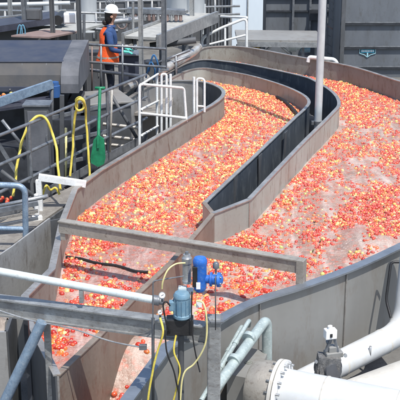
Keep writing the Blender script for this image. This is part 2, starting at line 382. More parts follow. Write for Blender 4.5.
def water(name, A, B, nu, nv, wz, mt):
    A, B = resample(A, nu), resample(B, nu); mb = MB()
    vs = []
    for i in range(nu):
        for j in range(nv+1):
            p = A[i].lerp(B[i], j/nv); vs.append((p.x, p.y, wz(p.x, p.y)))
    fs = [(i*(nv+1)+j, i*(nv+1)+j+1, (i+1)*(nv+1)+j+1, (i+1)*(nv+1)+j) for i in range(nu-1) for j in range(nv)]
    mb.add(vs, fs, 0, True); o = mb.build(name, mt); return o
def arclen_match(A, B):  # piecewise matched stations between two polylines
    return A, B
# flume 1 split in stations so the strips stay between the walls
def station(line, pt):
    return min(range(len(line)), key=lambda i: (line[i]-pt).length)
def strip_water(name, A, B, stA, stB, wz, mt, nu=60, nv=30):
    ra, rb = [], []
    for k in range(len(stA)-1):
        a = A[stA[k]:stA[k+1]+1]; b = B[stB[k]:stB[k+1]+1]
        if len(a) < 2: a = [a[0], a[0]+Vector((1e-5,0,0))]
        if len(b) < 2: b = [b[0], b[0]+Vector((1e-5,0,0))]
        a, b = resample(a, nu), resample(b, nu)
        if k: a, b = a[1:], b[1:]
        ra += a; rb += b
    mb = MB(); vs = []
    for a, b in zip(ra, rb):
        for j in range(nv+1):
            p = a.lerp(b, j/nv); vs.append((p.x, p.y, wz(p.x, p.y)))
    n = len(ra); fs = [(i*(nv+1)+j, i*(nv+1)+j+1, (i+1)*(nv+1)+j+1, (i+1)*(nv+1)+j) for i in range(n-1) for j in range(nv)]
    mb.add(vs, fs, 0, True); o = mb.build(name, mt); tag(o, kind='structure'); return o
LL = [near_tip]+L_line[1:]
sA = [0, station(LL, flat(rimpts([(62,223)]))[0]), station(LL, flat(rimpts([(200,112)]))[0]), station(LL, flat(rimpts([(222,90)]))[0]), len(LL)-1]
sB = [0, station(B_line, flat(rimpts([(190,241)]))[0]), station(B_line, flat(rimpts([(296,116)]))[0]), station(B_line, flat(rimpts([(282,83.5)]))[0]), len(B_line)-1]
strip_water('water', LL, B_line, sA, sB, wz1, M['water1'], 60, 34)
inner2 = shared + C_line[1:]
AR = list(reversed(A_full))
T0 = A_full[-1]
sI = [0, station(inner2, flat(rimpts([(213,214)]))[0]), station(inner2, flat(rimpts([(332,114)]))[0]), station(inner2, flat(rimpts([(316,83.5)]))[0]), len(inner2)-1]
sO = [0, station(AR, flat(rimpts([(300,287)]))[0]), station(AR, Vector((4.75,16,0))), station(AR, flat(rimpts([(350,66.5)]))[0]), len(AR)-1]
strip_water('water', inner2, AR, sI, sO, wz2, M['water2'], 60, 46)
# ------------------------------------------------------------------ tomatoes
def poly_np(pts): return np.array([[p.x, p.y] for p in pts])
def inside(pt, poly):
    x, y = pt[:,0], pt[:,1]; c = np.zeros(len(pt), bool); n = len(poly); j = n-1
    for i in range(n):
        xi, yi = poly[i]; xj, yj = poly[j]
        m = ((yi > y) != (yj > y)) & (x < (xj-xi)*(y-yi)/((yj-yi) if yj != yi else 1e-9)+xi)
        c ^= m; j = i
    return c
def dist(pt, line):
    d = np.full(len(pt), 9.0)
    for i in range(len(line)-1):
        a, b = line[i], line[i+1]; ab = b-a; t = np.clip(((pt-a)@ab)/max(1e-9, ab@ab), 0, 1)
        d = np.minimum(d, np.hypot(*(pt-a-t[:,None]*ab).T))
    return d
poly1 = poly_np(LL+list(reversed(B_line))); poly2 = poly_np(inner2+A_full)
TINTS = [(.64,.05,.028),(.70,.08,.04),(.50,.035,.025),(.72,.12,.05),(.78,.25,.07),(.84,.50,.12),(.84,.70,.28),(.56,.60,.18),(.66,.065,.045),(.76,.18,.06)]
NAMES = ['red','red','dark red','red','orange','yellow orange','yellow','green','red','orange']
def to_px(x, y, z):
    v = np.stack([x, y, z-CH], -1); dd = v@np.array(fw); return 200+F*v[:,0]/dd, 200-F*(v@np.array(up))/dd, dd
def scatter(poly, wz, which):
    s = .0365; x0, y0 = poly.min(0); x1, y1 = poly.max(0)
    gx = np.arange(x0, x1, s); gy = np.arange(y0, y1, s*.866); X, Y = np.meshgrid(gx, gy); X = X+(np.arange(len(gy)) % 2)[:,None]*s/2
    pt = np.stack([X.ravel(), Y.ravel()], 1)+rng.normal(0, s*.2, (X.size, 2))
    pt = pt[inside(pt, poly)]; pl = np.vstack([poly, poly[:1]]); pt = pt[dist(pt, pl) > .045]
    px, py, dd = to_px(pt[:,0], pt[:,1], np.zeros(len(pt)))
    ok = (px > -75) & (px < 475) & (py < 470); pt, px, py, dd = pt[ok], px[ok], py[ok], dd[ok]
    keep, tint, zz = [], [], []
    for i, (x, y) in enumerate(pt):
        # flow aligned coordinates (the flumes run up and to the right)
        u = x*.37+y*.93; v = x*.93-y*.37
        n1 = noise.noise(Vector((v*1.5, u*.65, 1.3+which*9))); n2 = noise.noise(Vector((v*4, u*2.6, 8+which))); n3 = noise.noise(Vector((x*13, y*13, 2)))
        g = n1*1.0+n2*.75+n3*.35
        if which == 1:
            far = sstep(240, 120, py[i]); dens = .50+.30*far+g*(1.15-.45*far)
            xi, yi = px[i], py[i]
            dens += .55*math.exp(-((xi-150)/30)**2-((yi-228)/17)**2)+.5*math.exp(-((xi-160)/14)**2-((yi-262)/16)**2)
            if yi > 185: dens -= .30*sstep(185, 215, yi)*sstep(150, 95, xi)*sstep(330, 280, yi)
            if yi > 245: dens -= .10
            # the left margin runs thinner, the centre is packed
            warm = .08+.72*sstep(330, 120, py[i])+.6*n2+.3*n1+.8*math.exp(-((xi-150)/30)**2-((yi-228)/17)**2)+.7*math.exp(-((xi-160)/14)**2-((yi-262)/16)**2)
        else:
            far = sstep(235, 100, py[i]); dens = .43+.33*far+g*(1.4-.55*far)
            warm = .12+.38*sstep(300, 90, py[i])+.5*n2
            if y < 8.3 and x < .1: dens -= .42
            if y > 20.0: dens -= .8*sstep(20.0, 21.2, y)*sstep(2.4, 1.6, x)
        if rng.random() > dens: continue
        keep.append(i); r = rng.random()
        w = max(0, min(1, warm))
        if r < .035: t = 7
        elif r < .06+.22*w: t = 5 if rng.random() < .5 else 6
        elif r < .16+.55*w: t = 4 if rng.random() < .5 else 9
        else: t = int(rng.choice([0,1,2,2,3,8]))
        tint.append(t); zz.append(wz(x, y)+rng.uniform(-.015, .004)+(.009 if g > .35 else 0))
    return pt[keep], np.array(tint), np.array(zz), py[keep], px[keep], dd[keep]
s1 = scatter(poly1, wz1, 1); s2 = scatter(poly2, wz2, 2)
TP = np.vstack([s1[0], s2[0]]); TT = np.concatenate([s1[1], s2[1]]); TZ = np.concatenate([s1[2], s2[2]]); PX = np.concatenate([s1[4], s2[4]]); PYY = np.concatenate([s1[3], s2[3]])
DD = np.concatenate([s1[5], s2[5]]); WH = np.concatenate([np.ones(len(s1[0])), np.full(len(s2[0]), 2)])
RAD = np.clip(rng.normal(.0195, .0034, len(TP)), .012, .028); print('tomatoes', len(TP))
RAD *= np.where(TP[:,1] < 10.2, 1.0+.22*np.clip((10.2-TP[:,1])/1.2, 0, 1), 1.0)
RAD *= .94
FILM = rng.beta(1.3, 3.2, len(TP))*.32
def unit_tomato(sub, seed):
    bm = bmesh.new(); bmesh.ops.create_icosphere(bm, subdivisions=sub, radius=1)
    for v in bm.verts:
        c = v.co.copy(); q = c.z
        k = 1+.05*noise.noise(c*1.6+Vector((seed, 0, 0)))
        if sub > 2: k += .02*math.cos(5*math.atan2(c.y, c.x))*max(0, q)
        v.co = c*k; v.co.z *= 1.2
        if q > .9: v.co.z -= .16*(q-.9)/.1
    bm.verts.index_update()
    vs = np.array([v.co[:] for v in bm.verts]); fs = np.array([[v.index for v in f.verts] for f in bm.faces]); bm.free(); return vs, fs
order = np.argsort(DD)
vis = [i for i in order if -3 < PX[i] < 403 and PYY[i] < 403]
# leave out the ones the beams, the machine, the walls and the pipes hide
hid = lambda x, y: (abs(y-(292+x*.16)) < 17 and x < 200 and y > 283+x*.12) or (188 < x < 226 and y > 250) or (y > 345 and x > 200) or (abs(y-(269+.195*x)) < 5 and x < 160)
hid1 = lambda i: (WH[i] == 1 and False) or (WH[i] == 2 and (PYY[i] > 290+ (300-PX[i])*.42 or (PX[i] < 205 and PYY[i] < 335)))
ind = [i for i in vis if not hid(PX[i], PYY[i]) and not hid1(i)][:300]
indset = set(int(i) for i in ind)
# individual tomatoes, copies share a few meshes
protos = {}
def tomato_mesh(t, var):
    k = (t, var)
    if k in protos: return protos[k]
    vs, fs = unit_tomato(3, var*3.1+t)
    me = bpy.data.meshes.new('tomato'); me.from_pydata(vs.tolist(), [], fs.tolist()); me.polygons.foreach_set('use_smooth', [True]*len(fs))
    at = me.color_attributes.new('tint', 'FLOAT_COLOR', 'POINT'); c = np.ones((len(vs), 4)); base = np.array(TINTS[t])*(1+.15*(var-1))
    green = np.clip((vs[:,2]-.75)*2.2, 0, .35)[:,None]
    c[:,:3] = base*(1-green)+np.array([.75,.45,.08])*green
    at.data.foreach_set('color', c.ravel()); me.materials.append(M['tomato']); protos[k] = me; return me
def sector(i):
    w, x, y = WH[i], PX[i], PYY[i]
    if w == 1:
        a = 'inside the pointed near end of the left flume' if y > 300 else ('in the left flume between the pale pipe and the dark hose' if y > 262 else 'in the left flume just beyond the dark hose')
    else:
        if x < 230 and y > 320: a = 'on the foamy chute below the steel beam'
        elif x < 300: a = 'in the right flume under and behind the channel bar'
        else: a = 'in the near part of the right flume along its outer wall'
    return a
for i in ind:
    t = int(TT[i]); o = bpy.data.objects.new('tomato', tomato_mesh(t, int(rng.integers(0, 3)))); col.objects.link(o)
    o.location = (TP[i][0], TP[i][1], TZ[i]); r = RAD[i]; o.scale = (r, r, r*rng.uniform(.85, 1.2)); o.rotation_euler = rng.uniform(0, 6.28, 3).tolist()
    s = sector(i); tag(o, f'{NAMES[t]} tomato floating {s}', 'tomato', f'{NAMES[t]} tomatoes {s}')
def mass(name, idx, sub, label):
    vs, fs = unit_tomato(sub, 1.0); n = len(idx); nv, nf = len(vs), len(fs)
    V = np.empty((n, nv, 3)); C = np.ones((n, nv, 4))
    e = rng.uniform(0, 6.28, (n, 2)); el = rng.uniform(.8, 1.2, n)
    for k, i in enumerate(idx):
        a, b = e[k]; ca, sa, cb, sb = math.cos(a), math.sin(a), math.cos(b), math.sin(b)
        Rm = np.array([[ca,-sa,0],[sa,ca,0],[0,0,1]])@np.array([[1,0,0],[0,cb,-sb],[0,sb,cb]])
        V[k] = (vs*RAD[i]*np.array([1, 1, el[k]]))@Rm.T+np.array([TP[i][0], TP[i][1], TZ[i]])
        q_ = FILM[i]; C[k,:,:3] = np.array(TINTS[TT[i]])*rng.uniform(.85, 1.15)*(1-q_)+np.array([.76,.48,.37])*q_
    Fc = (fs[None]+(np.arange(n)*nv)[:,None,None]).reshape(-1, 3)
    me = bpy.data.meshes.new(name); me.vertices.add(n*nv); me.vertices.foreach_set('co', V.ravel())
    me.loops.add(len(Fc)*3); me.loops.foreach_set('vertex_index', Fc.ravel().astype(np.int32))
    me.polygons.add(len(Fc)); me.polygons.foreach_set('loop_start', np.arange(0, len(Fc)*3, 3, dtype=np.int32)); me.polygons.foreach_set('loop_total', np.full(len(Fc), 3, dtype=np.int32))
    me.polygons.foreach_set('use_smooth', np.ones(len(Fc), bool)); me.update()
    at = me.color_attributes.new('tint', 'FLOAT_COLOR', 'POINT'); at.data.foreach_set('color', C.ravel())
    me.materials.append(M['tomato']); o = bpy.data.objects.new(name, me); col.objects.link(o)
    return tag(o, label, 'tomatoes', None, 'stuff')
rest = [int(i) for i in order if int(i) not in indset]
mass('floating_tomatoes', rest, 2, 'thousands of red, orange and yellow tomatoes floating down both flumes')

m = MB(); rl = random.Random(3)
for k in range(420):
    i = rl.randrange(len(TP)); x, y = TP[i][0]+rl.uniform(-.03,.03), TP[i][1]+rl.uniform(-.03,.03)
    z = (wz1 if WH[i] == 1 else wz2)(x, y)+.008; a = rl.uniform(0, 6.28); L_ = rl.uniform(.015,.05); w_ = rl.uniform(.004,.014)
    u = Vector((math.cos(a), math.sin(a), rl.uniform(-.1,.3))); v_ = Vector((-math.sin(a), math.cos(a), 0)); c = Vector((x, y, z+rl.uniform(0,.014)))
    m.add([c-u*L_*.5, c+v_*w_, c+u*L_*.5+Vector((0,0,.004)), c-v_*w_, c-u*L_*.5-Vector((0,0,.003)), c+u*L_*.5], [(0,3,2,1),(4,1,5,3)], 0 if rl.random() < .5 else 1)
tag(m.build('plant_debris', [mat('leaf_green', (.08,.12,.03), .6), mat('vine_brown', (.10,.06,.035), .7)]), 'scraps of leaf and vine drifting among the tomatoes', 'debris', None, 'stuff')
# ------------------------------------------------------------------ ground
m = MB(); m.add([(-60,-10,-.9),(60,-10,-.9),(60,140,-.9),(-60,140,-.9)], [(0,1,2,3)]); tag(m.build('ground', M['concrete']), kind='structure')

# ------------------------------------------------------------------ things in the flumes
def boom(px, label, r=.015, z=.018):
    pts = catmull([P(x, y, z) for x, y in px], 8); mb = MB()
    rr = [r*(1+.35*noise.noise(Vector((i*.9, 3, 1)))) for i in range(len(pts))]
    o = mb.tube(pts, rr, 8).build('floating_hose', M['black']); tag(o, label, 'hose')
boom([(66,257),(80,258.5),(97,263),(113,265),(122,267),(135,271),(148,272)], 'dark wavy hose lying across the left flume behind the pale pipe')
boom([(277,97),(284,101),(291,107),(298,115)], 'short dark hose at the hairpin of the left flume', .03, .045)
# channel bar across both flumes
a = P(62, 226.5, .52); b = P(301, 266.5, .52)
t = thing('channel_bar', (a.x, a.y, .47), 'beige channel steel bar lying across both flumes with its right end turned down', 'bar')
d = (b-a).normalized()
MB().bar(a-d*.02, b+d*.02, .07, .12).build('bar', M['bar'], t)
MB().bar(a+Vector((0,0,.0665))-d*.02, b+Vector((0,0,.0665))+d*.02, .1, .012).build('top_flange', M['bar'], t)
MB().box((b.x+.004, b.y+.0, .472), (.066, .104, .235), math.atan2(d.y, d.x)).build('end_leg', M['bar'], t)
MB().box((a.x+.02, a.y, .42), (.06, .06, .08), math.atan2(d.y, d.x)).build('end_leg', M['bar'], t)

# ------------------------------------------------------------------ lamp pole
p = Vector((1.93, 15.95, -.9))
t = thing('tall_pole', p, 'tall round galvanised pole standing between the two flumes at the back', 'pole')
MB().tube([p, p+Vector((0,0,6.5))], .062, 20).build('shaft', M['palegalv'], t)
MB().lathe(p, (0,0,1), [(0,.16),(.02,.16)], 20).build('base_plate', M['galvd'], t)
m = MB(); m.lathe(p+Vector((0,0,1.02)), (0,0,1), [(0,.075),(.06,.075)], 20); m.box(p+Vector((-.09,-.02,1.05)), (.04,.05,.06)); m.build('clamp', M['galvd'], t)

# ------------------------------------------------------------------ foreground frame
zB = 1.0
a = P(-30, 298, zB-.08); b = P(211, 330, zB-.08)
bl = D(-30, 293.5, 7.15); br = D(206, 325, 6.55)
t = thing('steel_frame', (br.x, br.y, -.9), 'grey welded steel frame in the foreground with long beam and square post', 'frame')
d = (br-bl).normalized()
m = MB(); m.bar(bl, br, .10, .012); m.bar(bl-Vector((0,0,.065)), br-Vector((0,0,.065)), .05, .118); m.bar(bl-Vector((0,0,.13)), br-Vector((0,0,.13)), .10, .012)
m.build('beam', M['beam'], t)
pc = D(214, 335, 6.5)
MB().box((pc.x, pc.y, (.98-.9)/2+.03), (.095,.095, 1.9), 0, 0, .008).build('post', M['beam'], t)
MB().box((pc.x, pc.y, 1.0), (.13,.13,.012)).build('cap_plate', M['galvd'], t)
lp = D(44, 330, 7.0)
MB().box((lp.x+.02, lp.y+.03, -.03), (.05,.05,1.72), 0, 0, .005).build('post', M['beam'], t)
MB().box((D(24.5,340,6.98).x-.02, lp.y+.2, -.1), (.035,.05,1.6)).build('post', M['dark'], t)
# diagonal brace pipe
q0 = D(42, 322, 6.86); q1 = D(5, 401, 6.86); dd_ = (q1-q0)
o = MB().tube([q0, q0+dd_*2.0], .041, 16).build('diagonal_pipe', M['bluepipe']); tag(o, 'weathered blue grey round pipe slanting down from the foreground beam at lower left', 'pipe')
# pale pipe above the beam
a = D(-30, 266, 7.0); b = D(157, 300.5, 6.75)
t = thing('pale_pipe', (b.x, b.y, b.z-.2), 'pale bluish horizontal pipe running just above the foreground steel beam', 'pipe')
MB().tube([a, b], .030, 18).build('pipe', M['palepipe'], t)
MB().lathe(b, (b-a), [(-.03,.038),(.02,.038),(.022,.026),(.05,.026)], 18).build('end_collar', M['galvd'], t)
for f in (.60,):
    c = a.lerp(b, f); MB().box((c.x, c.y, c.z-.075), (.03,.05,.10)).build('support_bracket', M['beam'], t)
# small tube hanging on the beam
pts = catmull([D(-5,309,6.95), D(30,320,6.9), D(70,328,6.8), D(110,341,6.68), D(140,347,6.6)], 6)
o = MB().tube(pts, .006, 8).build('thin_cable', M['galv']); tag(o, 'thin pale cable sagging below the foreground beam', 'cable')
m = MB(); c = D(143,347,6.52); m.box(c, (.055,.03,.04), 0, 0, .004); o = m.build('junction_box', M['galvd']); tag(o, 'small grey junction box under the foreground beam beside the hanging cables', 'junction box')

# ------------------------------------------------------------------ actuator pump assembly on the beam end
Y0 = 6.42
c = D(182, 318, Y0)
t = thing('pump_motor', c, 'light blue upright motor bolted on the end of the foreground beam', 'motor')
m = MB(); pr = [(0,.05),(.012,.062),(.03,.062),(.034,.056),(.155,.056),(.16,.06),(.178,.06),(.195,.048),(.2,.02)]
m.lathe(c, (0,0,1), pr, 28).build('motor_body', M['motorblue'], t)
m = MB()
for k in range(12):
    a = k*math.tau/12; m.box(c+Vector((.058*math.cos(a), .058*math.sin(a), .095)), (.008,.004,.11), a)
m.build('cooling_fins', M['motorblue'], t)
m = MB(); c2 = D(185.5, 291, Y0+.06); m.box(c2, (.11,.07,.025), 0,0,.004); m.box(c2+Vector((-.02,0,.022)), (.06,.05,.02),0,0,.003); m.build('mounting_flange', M['palepipe'], t)
MB().box(c+Vector((-.072,-.01,.10)), (.035,.05,.07), 0,0,.005).build('terminal_box', M['motorblue'], t)
MB().box(c+Vector((-.015,.02,-.065)), (.19,.1,.12), 0,0,.006).build('base_block', M['black'], t)
c = D(187, 283, Y0+.08)
t = thing('air_filter', c, 'grey metal cylinder with cap standing behind the light blue motor', 'filter')
MB().lathe(c, (0,0,1), [(0,.03),(.02,.036),(.03,.031),(.15,.031),(.152,.036),(.19,.036),(.2,.028),(.215,.026)], 24).build('cylinder', M['galv'], t)
MB().lathe(c+Vector((0,0,.215)), (0,0,1), [(0,.012),(.02,.012)], 12).build('cap_nut', M['galvd'], t)
c = D(200, 291, Y0)
t = thing('blue_valve', c, 'bright blue valve actuator with side flange and grey knob beside the light blue motor', 'valve')
MB().lathe(c, (0,0,1), [(0,.03),(.02,.044),(.05,.046),(.19,.046),(.21,.05),(.232,.05),(.25,.04),(.255,.02)], 26).build('actuator_body', M['valveblue'], t)
MB().box(c+Vector((-.035,-.03,.12)), (.035,.03,.15), 0,0,.005).build('side_rail', M['black'], t)
MB().box(c+Vector((-.012,-.052,.06)), (.03,.012,.05), 0,0,.003).build('name_plate', M['white'], t)
c3 = c+Vector((.04,0,.09)); ax = (1,-.15,0)
m = MB(); m.lathe(c3, ax, [(0,.03),(.03,.03),(.031,.05),(.045,.05),(.046,.036),(.08,.036),(.081,.052),(.1,.052),(.105,.04),(.12,.02)], 24); m.build('flanged_body', M['valveblue'], t)
bo = m
for k in range(6):
    a = k*math.tau/6+.3; u = Vector((0,0,1))*math.sin(a)*.043+Vector((.15,1,0)).normalized()*math.cos(a)*.043
    MB().lathe(c3+Vector((.1,-.015,0))+u, ax, [(0,.007),(.012,.007)], 6).build('bolt', M['galv'], t)
m = MB(); k3 = c3+Vector((.07,0,.04)); m.tube([k3, k3+Vector((0,0,.04))], .006, 8); m.lathe(k3+Vector((0,0,.035)), (0,0,1), [(0,.01),(.008,.022),(.04,.022),(.05,.014)], 14); m.build('knob', M['galvd'], t)
# gauges
for (x, y, lab, rr) in ((162, 295, 'small round white faced gauge, the upper of two left of the light blue motor', .024), (160, 312, 'small metal gauge, the lower of two left of the light blue motor', .018)):
    c = D(x, y, Y0-.05)
    t = thing('pressure_gauge', c, lab, 'gauge')
    MB().lathe(c, (0.1,-1,.25), [(-.02,rr*.8),(0,rr),(.012,rr)], 20).build('case', M['galv'], t)
    MB().lathe(c+Vector((.0012,-.012,.003)), (0.1,-1,.25), [(0,rr*.82),(.002,rr*.82)], 20).build('dial', M['white'], t)
    n = Vector((.1,-1,.25)).normalized(); q = c+n*.0165; MB().bar(q-Vector((.008,0,.004)), q+Vector((.011,0,.008)), .003, .0015).build('needle', M['black'], t)
    MB().tube([c+Vector((0,.01,-rr)), c+Vector((0,.015,-rr-.03))], .008, 8).build('stem', M['galvd'], t)
# tubes / hoses of the assembly
def hose(name, pts, r, mt, label, cat='hose', group=None, n=8, cat_n=7):
    cp = catmull(pts, cat_n); amp = .012 if r > .012 else .004
    cp = [q+Vector((noise.noise(q*6), noise.noise(q*6+Vector((9,0,0))), noise.noise(q*6+Vector((0,9,0)))))*amp for q in cp]
    o = MB().tube(cp, [r*(1+.12*noise.noise(q*14)) for q in cp], n).build(name, mt); return tag(o, label, cat, group)
hose('air_hose', [D(185,263,Y0+.02), D(176,264,Y0-.02), D(168,270,Y0-.05), D(163,281,Y0-.06), D(162,289,Y0-.05)], .006, M['paleyellow'], 'thin pale yellow hose arching from grey cylinder to white gauge')
hose('air_hose', [D(197,301,Y0-.06), D(203,303,Y0-.08), D(206,314,Y0-.1), D(207,330,Y0-.1), D(204,348,Y0-.1), D(194,364,Y0-.08), D(184,374,Y0-.08), D(180,402,Y0-.08)], .0065, M['paleyellow'], 'thin pale yellow hose looping down in front of the square post')
hose('air_hose', [D(160,318,Y0-.05), D(163,332,Y0-.1), D(158,350,Y0-.1), D(152,375,Y0-.1), D(147,405,Y0-.1)], .008, M['yellow'], 'yellow hose hanging below the gauges to the bottom edge')
hose('air_hose', [D(176,335,Y0-.03), D(174,352,Y0-.06), D(180,372,Y0-.06), D(172,405,Y0-.06)], .0065, M['yellow'], 'yellow green hose hanging below the black motor base')
hose('black_cable', [D(165,330,Y0-.06), D(167,352,Y0-.08), D(175,375,Y0-.08), D(181,405,Y0-.08)], .006, M['black'], 'black cable hanging below the gauges beside yellow hose', 'cable')
hose('black_cable', [D(192,292,Y0-.05), D(192,330,Y0-.06), D(195,352,Y0-.06), D(200,372,Y0-.07)], .005, M['black'], 'black cable running down right side of the light blue motor', 'cable')
hose('black_cable', [D(170,306,Y0-.06), D(166,302,Y0-.07), D(163,306,Y0-.07), D(166,322,Y0-.07), D(170,332,Y0-.03)], .006, M['black'], 'short black cable between gauges and light blue motor', 'cable')
m = MB(); m.tube(roundpath([D(153,340,Y0), D(153,281,Y0), D(184,276,Y0+.02)], .02), .005, 8)
tag(m.build('wire_bracket', M['galvd']), 'thin bent metal rod framing the left side of the motor and gauges', 'bracket')
m = MB(); m.tube([D(153,318,Y0+.03), D(153,410,Y0+.03)], .011, 8); tag(m.build('dark_rod', M['dgrey']), 'dark thin upright rod below beam beside yellow hose', 'rod')
m = MB(); m.tube([D(181,335,Y0+.06), D(181,410,Y0+.06)], .022, 10); tag(m.build('dark_upright', M['dgrey']), 'thick dark upright post below the black motor base', 'post')
m = MB(); m.tube([D(215.5,276,Y0-.05), D(215.5,330,Y0-.05)], .004, 8); tag(m.build('dark_rod', M['dgrey']), 'thin dark rod standing under the bright blue valve flange', 'rod')
m = MB(); c = D(199,304,Y0-.03); m.box(c, (.04,.02,.05),0,0,.004); tag(m.build('control_module', [M['white']]), 'small white control module below the bright blue valve', 'control')

# ------------------------------------------------------------------ pipes lower right
ZP = -.25
# bundle
ps = thing('pipe_bundle', P(245, 345, 0), 'pale green grey pipes running side by side down beside the grey pump box', 'pipes')
pa, pb = D(267,318,7.95), D(212,402,7.05)
for (dx, dy, r, e) in ((0,0,.045,1),(-22,4,.02,0),(-34,10,.02,0)):
    a = D(263+dx*.62, 316+dy, 7.95); b = D(213+dx*.55, 392+dy*2.2, 7.1)
    if e: pts = roundpath([D(267,366,7.98), D(267,318,7.98), b], .1, 8)
    else: pts = roundpath([a+Vector((0,.1,-.1)), a, b], .04, 5)
    MB().tube(pts, r, 14).build('pipe', M['greenpipe'], ps)
    for f in (.3, .6):
        q = a.lerp(b, f); dd_ = (b-a).normalized(); MB().lathe(q, dd_, [(-.02,r*1.25),(.02,r*1.25)], 14).build('coupling', M['greenpipe'], ps)
bx = P(252, 362, -.2)
t = thing('pump_box', (bx.x, bx.y, -.9), 'grey steel box housing in front of the flanged white pipe', 'housing')
rz = R(-4)
hb = [P(227,374,.0), P(256,380,.0), P(268,352,.0), P(243,346,.0)]
m = MB(); m.hexa([Vector((q.x,q.y,-.9)) for q in hb]+hb); m.build('box', M['outer'], t)
cc = sum(hb, Vector())/4; MB().lathe((cc.x, cc.y, .001), (0,0,1), [(0,.035),(.006,.035),(.007,.02),(.012,.02)], 16).build('cap', M['brown'], t)
# round housing + flange + big white pipe
zc = -.52; fx = D(281, 386, 7.25); ax = Vector((1, -.42, 0)).normalized()
c0 = D(283, 392, 7.3); 
t = thing('flanged_pipe', (fx.x, fx.y, -.9), 'large white painted pipe with bolted flange at the lower right corner', 'pipe')
MB().lathe(c0-ax*.30, ax, [(0,.10),(.02,.19),(.06,.22),(.14,.235),(.24,.235)], 40).build('pump_casing', M['bar'], t)
MB().lathe(c0-ax*.058, ax, [(0,.265),(.028,.265)], 40).build('flange', M['cream'], t)
MB().lathe(c0-ax*.022, ax, [(0,.265),(.028,.265)], 40).build('flange', M['white'], t)
side = Vector((-ax.y, ax.x, 0))
for k in range(16):
    a = k*math.tau/16; u = side*math.cos(a)*.238+Vector((0,0,1))*math.sin(a)*.238
    MB().lathe(c0-ax*.09+u, ax, [(0,.012),(.1+.028,.012)], 6).build('bolt', M['galv'], t)
MB().tube([c0+ax*.008, c0+ax*2.2], .195, 48).build('pipe', M['whitepipe'], t)
for f in (.36, .95): MB().lathe(c0+ax*f, ax, [(-.012,.1955),(-.005,.1995),(.005,.1995),(.012,.1955)], 48).build('weld_ring', M['cream'], t)
# second cream pipe behind the big one
ca = P(318, 392, -.45); cb = P(420, 352, -.45)
ca = D(318, 420, 7.75); cb = D(440, 374, 8.3)
o = MB().tube([ca, cb], .24, 40).build('cream_pipe', M['cream']); tag(o, 'cream coloured wide pipe between the big white pipe and the slimmer elbowed pipe', 'pipe')
# slimmer pipe with elbow rising on the right
e0 = D(288, 390, 7.95); e1 = D(404, 331, 9.05); up_ = D(412, 246, 9.3)
t = thing('elbow_pipe', (e1.x, e1.y, -.9), 'white pipe beside the flume wall bending upward at the right edge', 'pipe')
MB().tube(roundpath([e0, e1+Vector((.0,0,0)), up_+Vector((.02,0,.1))], .25, 10), .122, 32).build('pipe', M['whitepipe'], t)
for f in (.42, .80):
    q = e0.lerp(e1, f); MB().lathe(q, (e1-e0), [(-.012,.1225),(-.005,.1265),(.005,.1265),(.012,.1225)], 32).build('weld_ring', M['cream'], t)
q = e0.lerp(e1, .66); MB().tube([q+Vector((0,-.145,-.02)), q+Vector((0,-.15,.11))], .012, 8).build('stub', M['galv'], t)
# valve on the big pipes
vc = D(329, 362, 7.62)
t = thing('gate_valve', vc, 'dark grey lever valve with white top box standing between the white pipes', 'valve')
rz = .25
m = MB(); m.lathe(vc+Vector((-.02,.06,-.06)), (.25,-1,.1), [(0,.05),(.02,.115),(.06,.118),(.085,.118),(.09,.10),(.11,.095)], 28); m.bar(vc+Vector((-.02,0,-.16)), vc+Vector((.0,.0,.06)), .19, .12); m.build('valve_body', M['valvegrey'], t)
m = MB(); m.lathe(vc+Vector((.03,-.04,-.06)), (.25,-1,.1), [(0,.08),(.03,.07)], 28); m.build('disc', M['dgrey'], t)
m = MB(); m.box(vc+Vector((.035,.02,.07)), (.15,.09,.05), rz, 0, .008); m.box(vc+Vector((.03,.02,.115)), (.09,.07,.06), rz, 0, .008); m.build('yoke', M['outer'], t)
m = MB(); m.bar(vc+Vector((-.03,0,.1)), vc+Vector((.02,.01,.24)), .022,.022); m.bar(vc+Vector((.07,0,.1)), vc+Vector((.03,.01,.24)), .022,.022); m.tube([vc+Vector((.01,.02,.1)), vc+Vector((-.02,.02,.19))], .014, 8); m.build('bracket_arms', M['galvd'], t)
b = MB().box(vc+Vector((.0,.0,.265)), (.10,.07,.085), rz, 0, .008).build('indicator_box', M['white'], t)
m = MB(); m.box(vc+Vector((.004,-.038,.262)), (.02,.01,.03), rz); m.build('window', M['black'], b)
m = MB(); m.tube([vc+Vector((.0,0,.3)), vc+Vector((-.005,0,.335))], .02, 12); m.build('knob', M['white'], b)
m = MB(); m.tube([vc+Vector((.07,-.03,.0)), vc+Vector((.09,-.05,-.14))], .016, 8); m.build('lever', M['galv'], t)
for (x,y) in ((345,355),(316,361)):
    q = D(x,y,7.6); MB().lathe(q, (0,-1,.2), [(0,.016),(.03,.016)], 6).build('bolt', M['galv'], t)
# hook clamp on the outer wall at far right
o = MB().tube(roundpath([D(399,262,9.2), D(391,262,9.2), D(386,300,9.1), D(391,318,9.0)], .06), .014, 10).build('hose_hook', M['black']); tag(o, 'thin black bent tube on the flume wall at the right edge', 'tube')

# ------------------------------------------------------------------ near left panels
pa, pb = P(-20, 268, ZR), P(49.5, 218, ZR)
t = thing('metal_sheet', (pa.x, pa.y, -.9), 'flat grey sheet metal side panel left of the left flume', 'panel')
wall_mb(flat([pa, P(12,246.2,ZR), pb]), -.3, ZR, .02).build('sheet', M['grey'], t)
wall_mb(flat([pb, pb+Vector((.16,.1,0))]), -.3, ZR-.03, .02).build('return_flange', M['dgrey'], t)
wall_mb(flat([D(-30,300,8.8), D(26,295,8.75)]), -.62, .10, .03).build('lower_sheet', M['outer'], t)
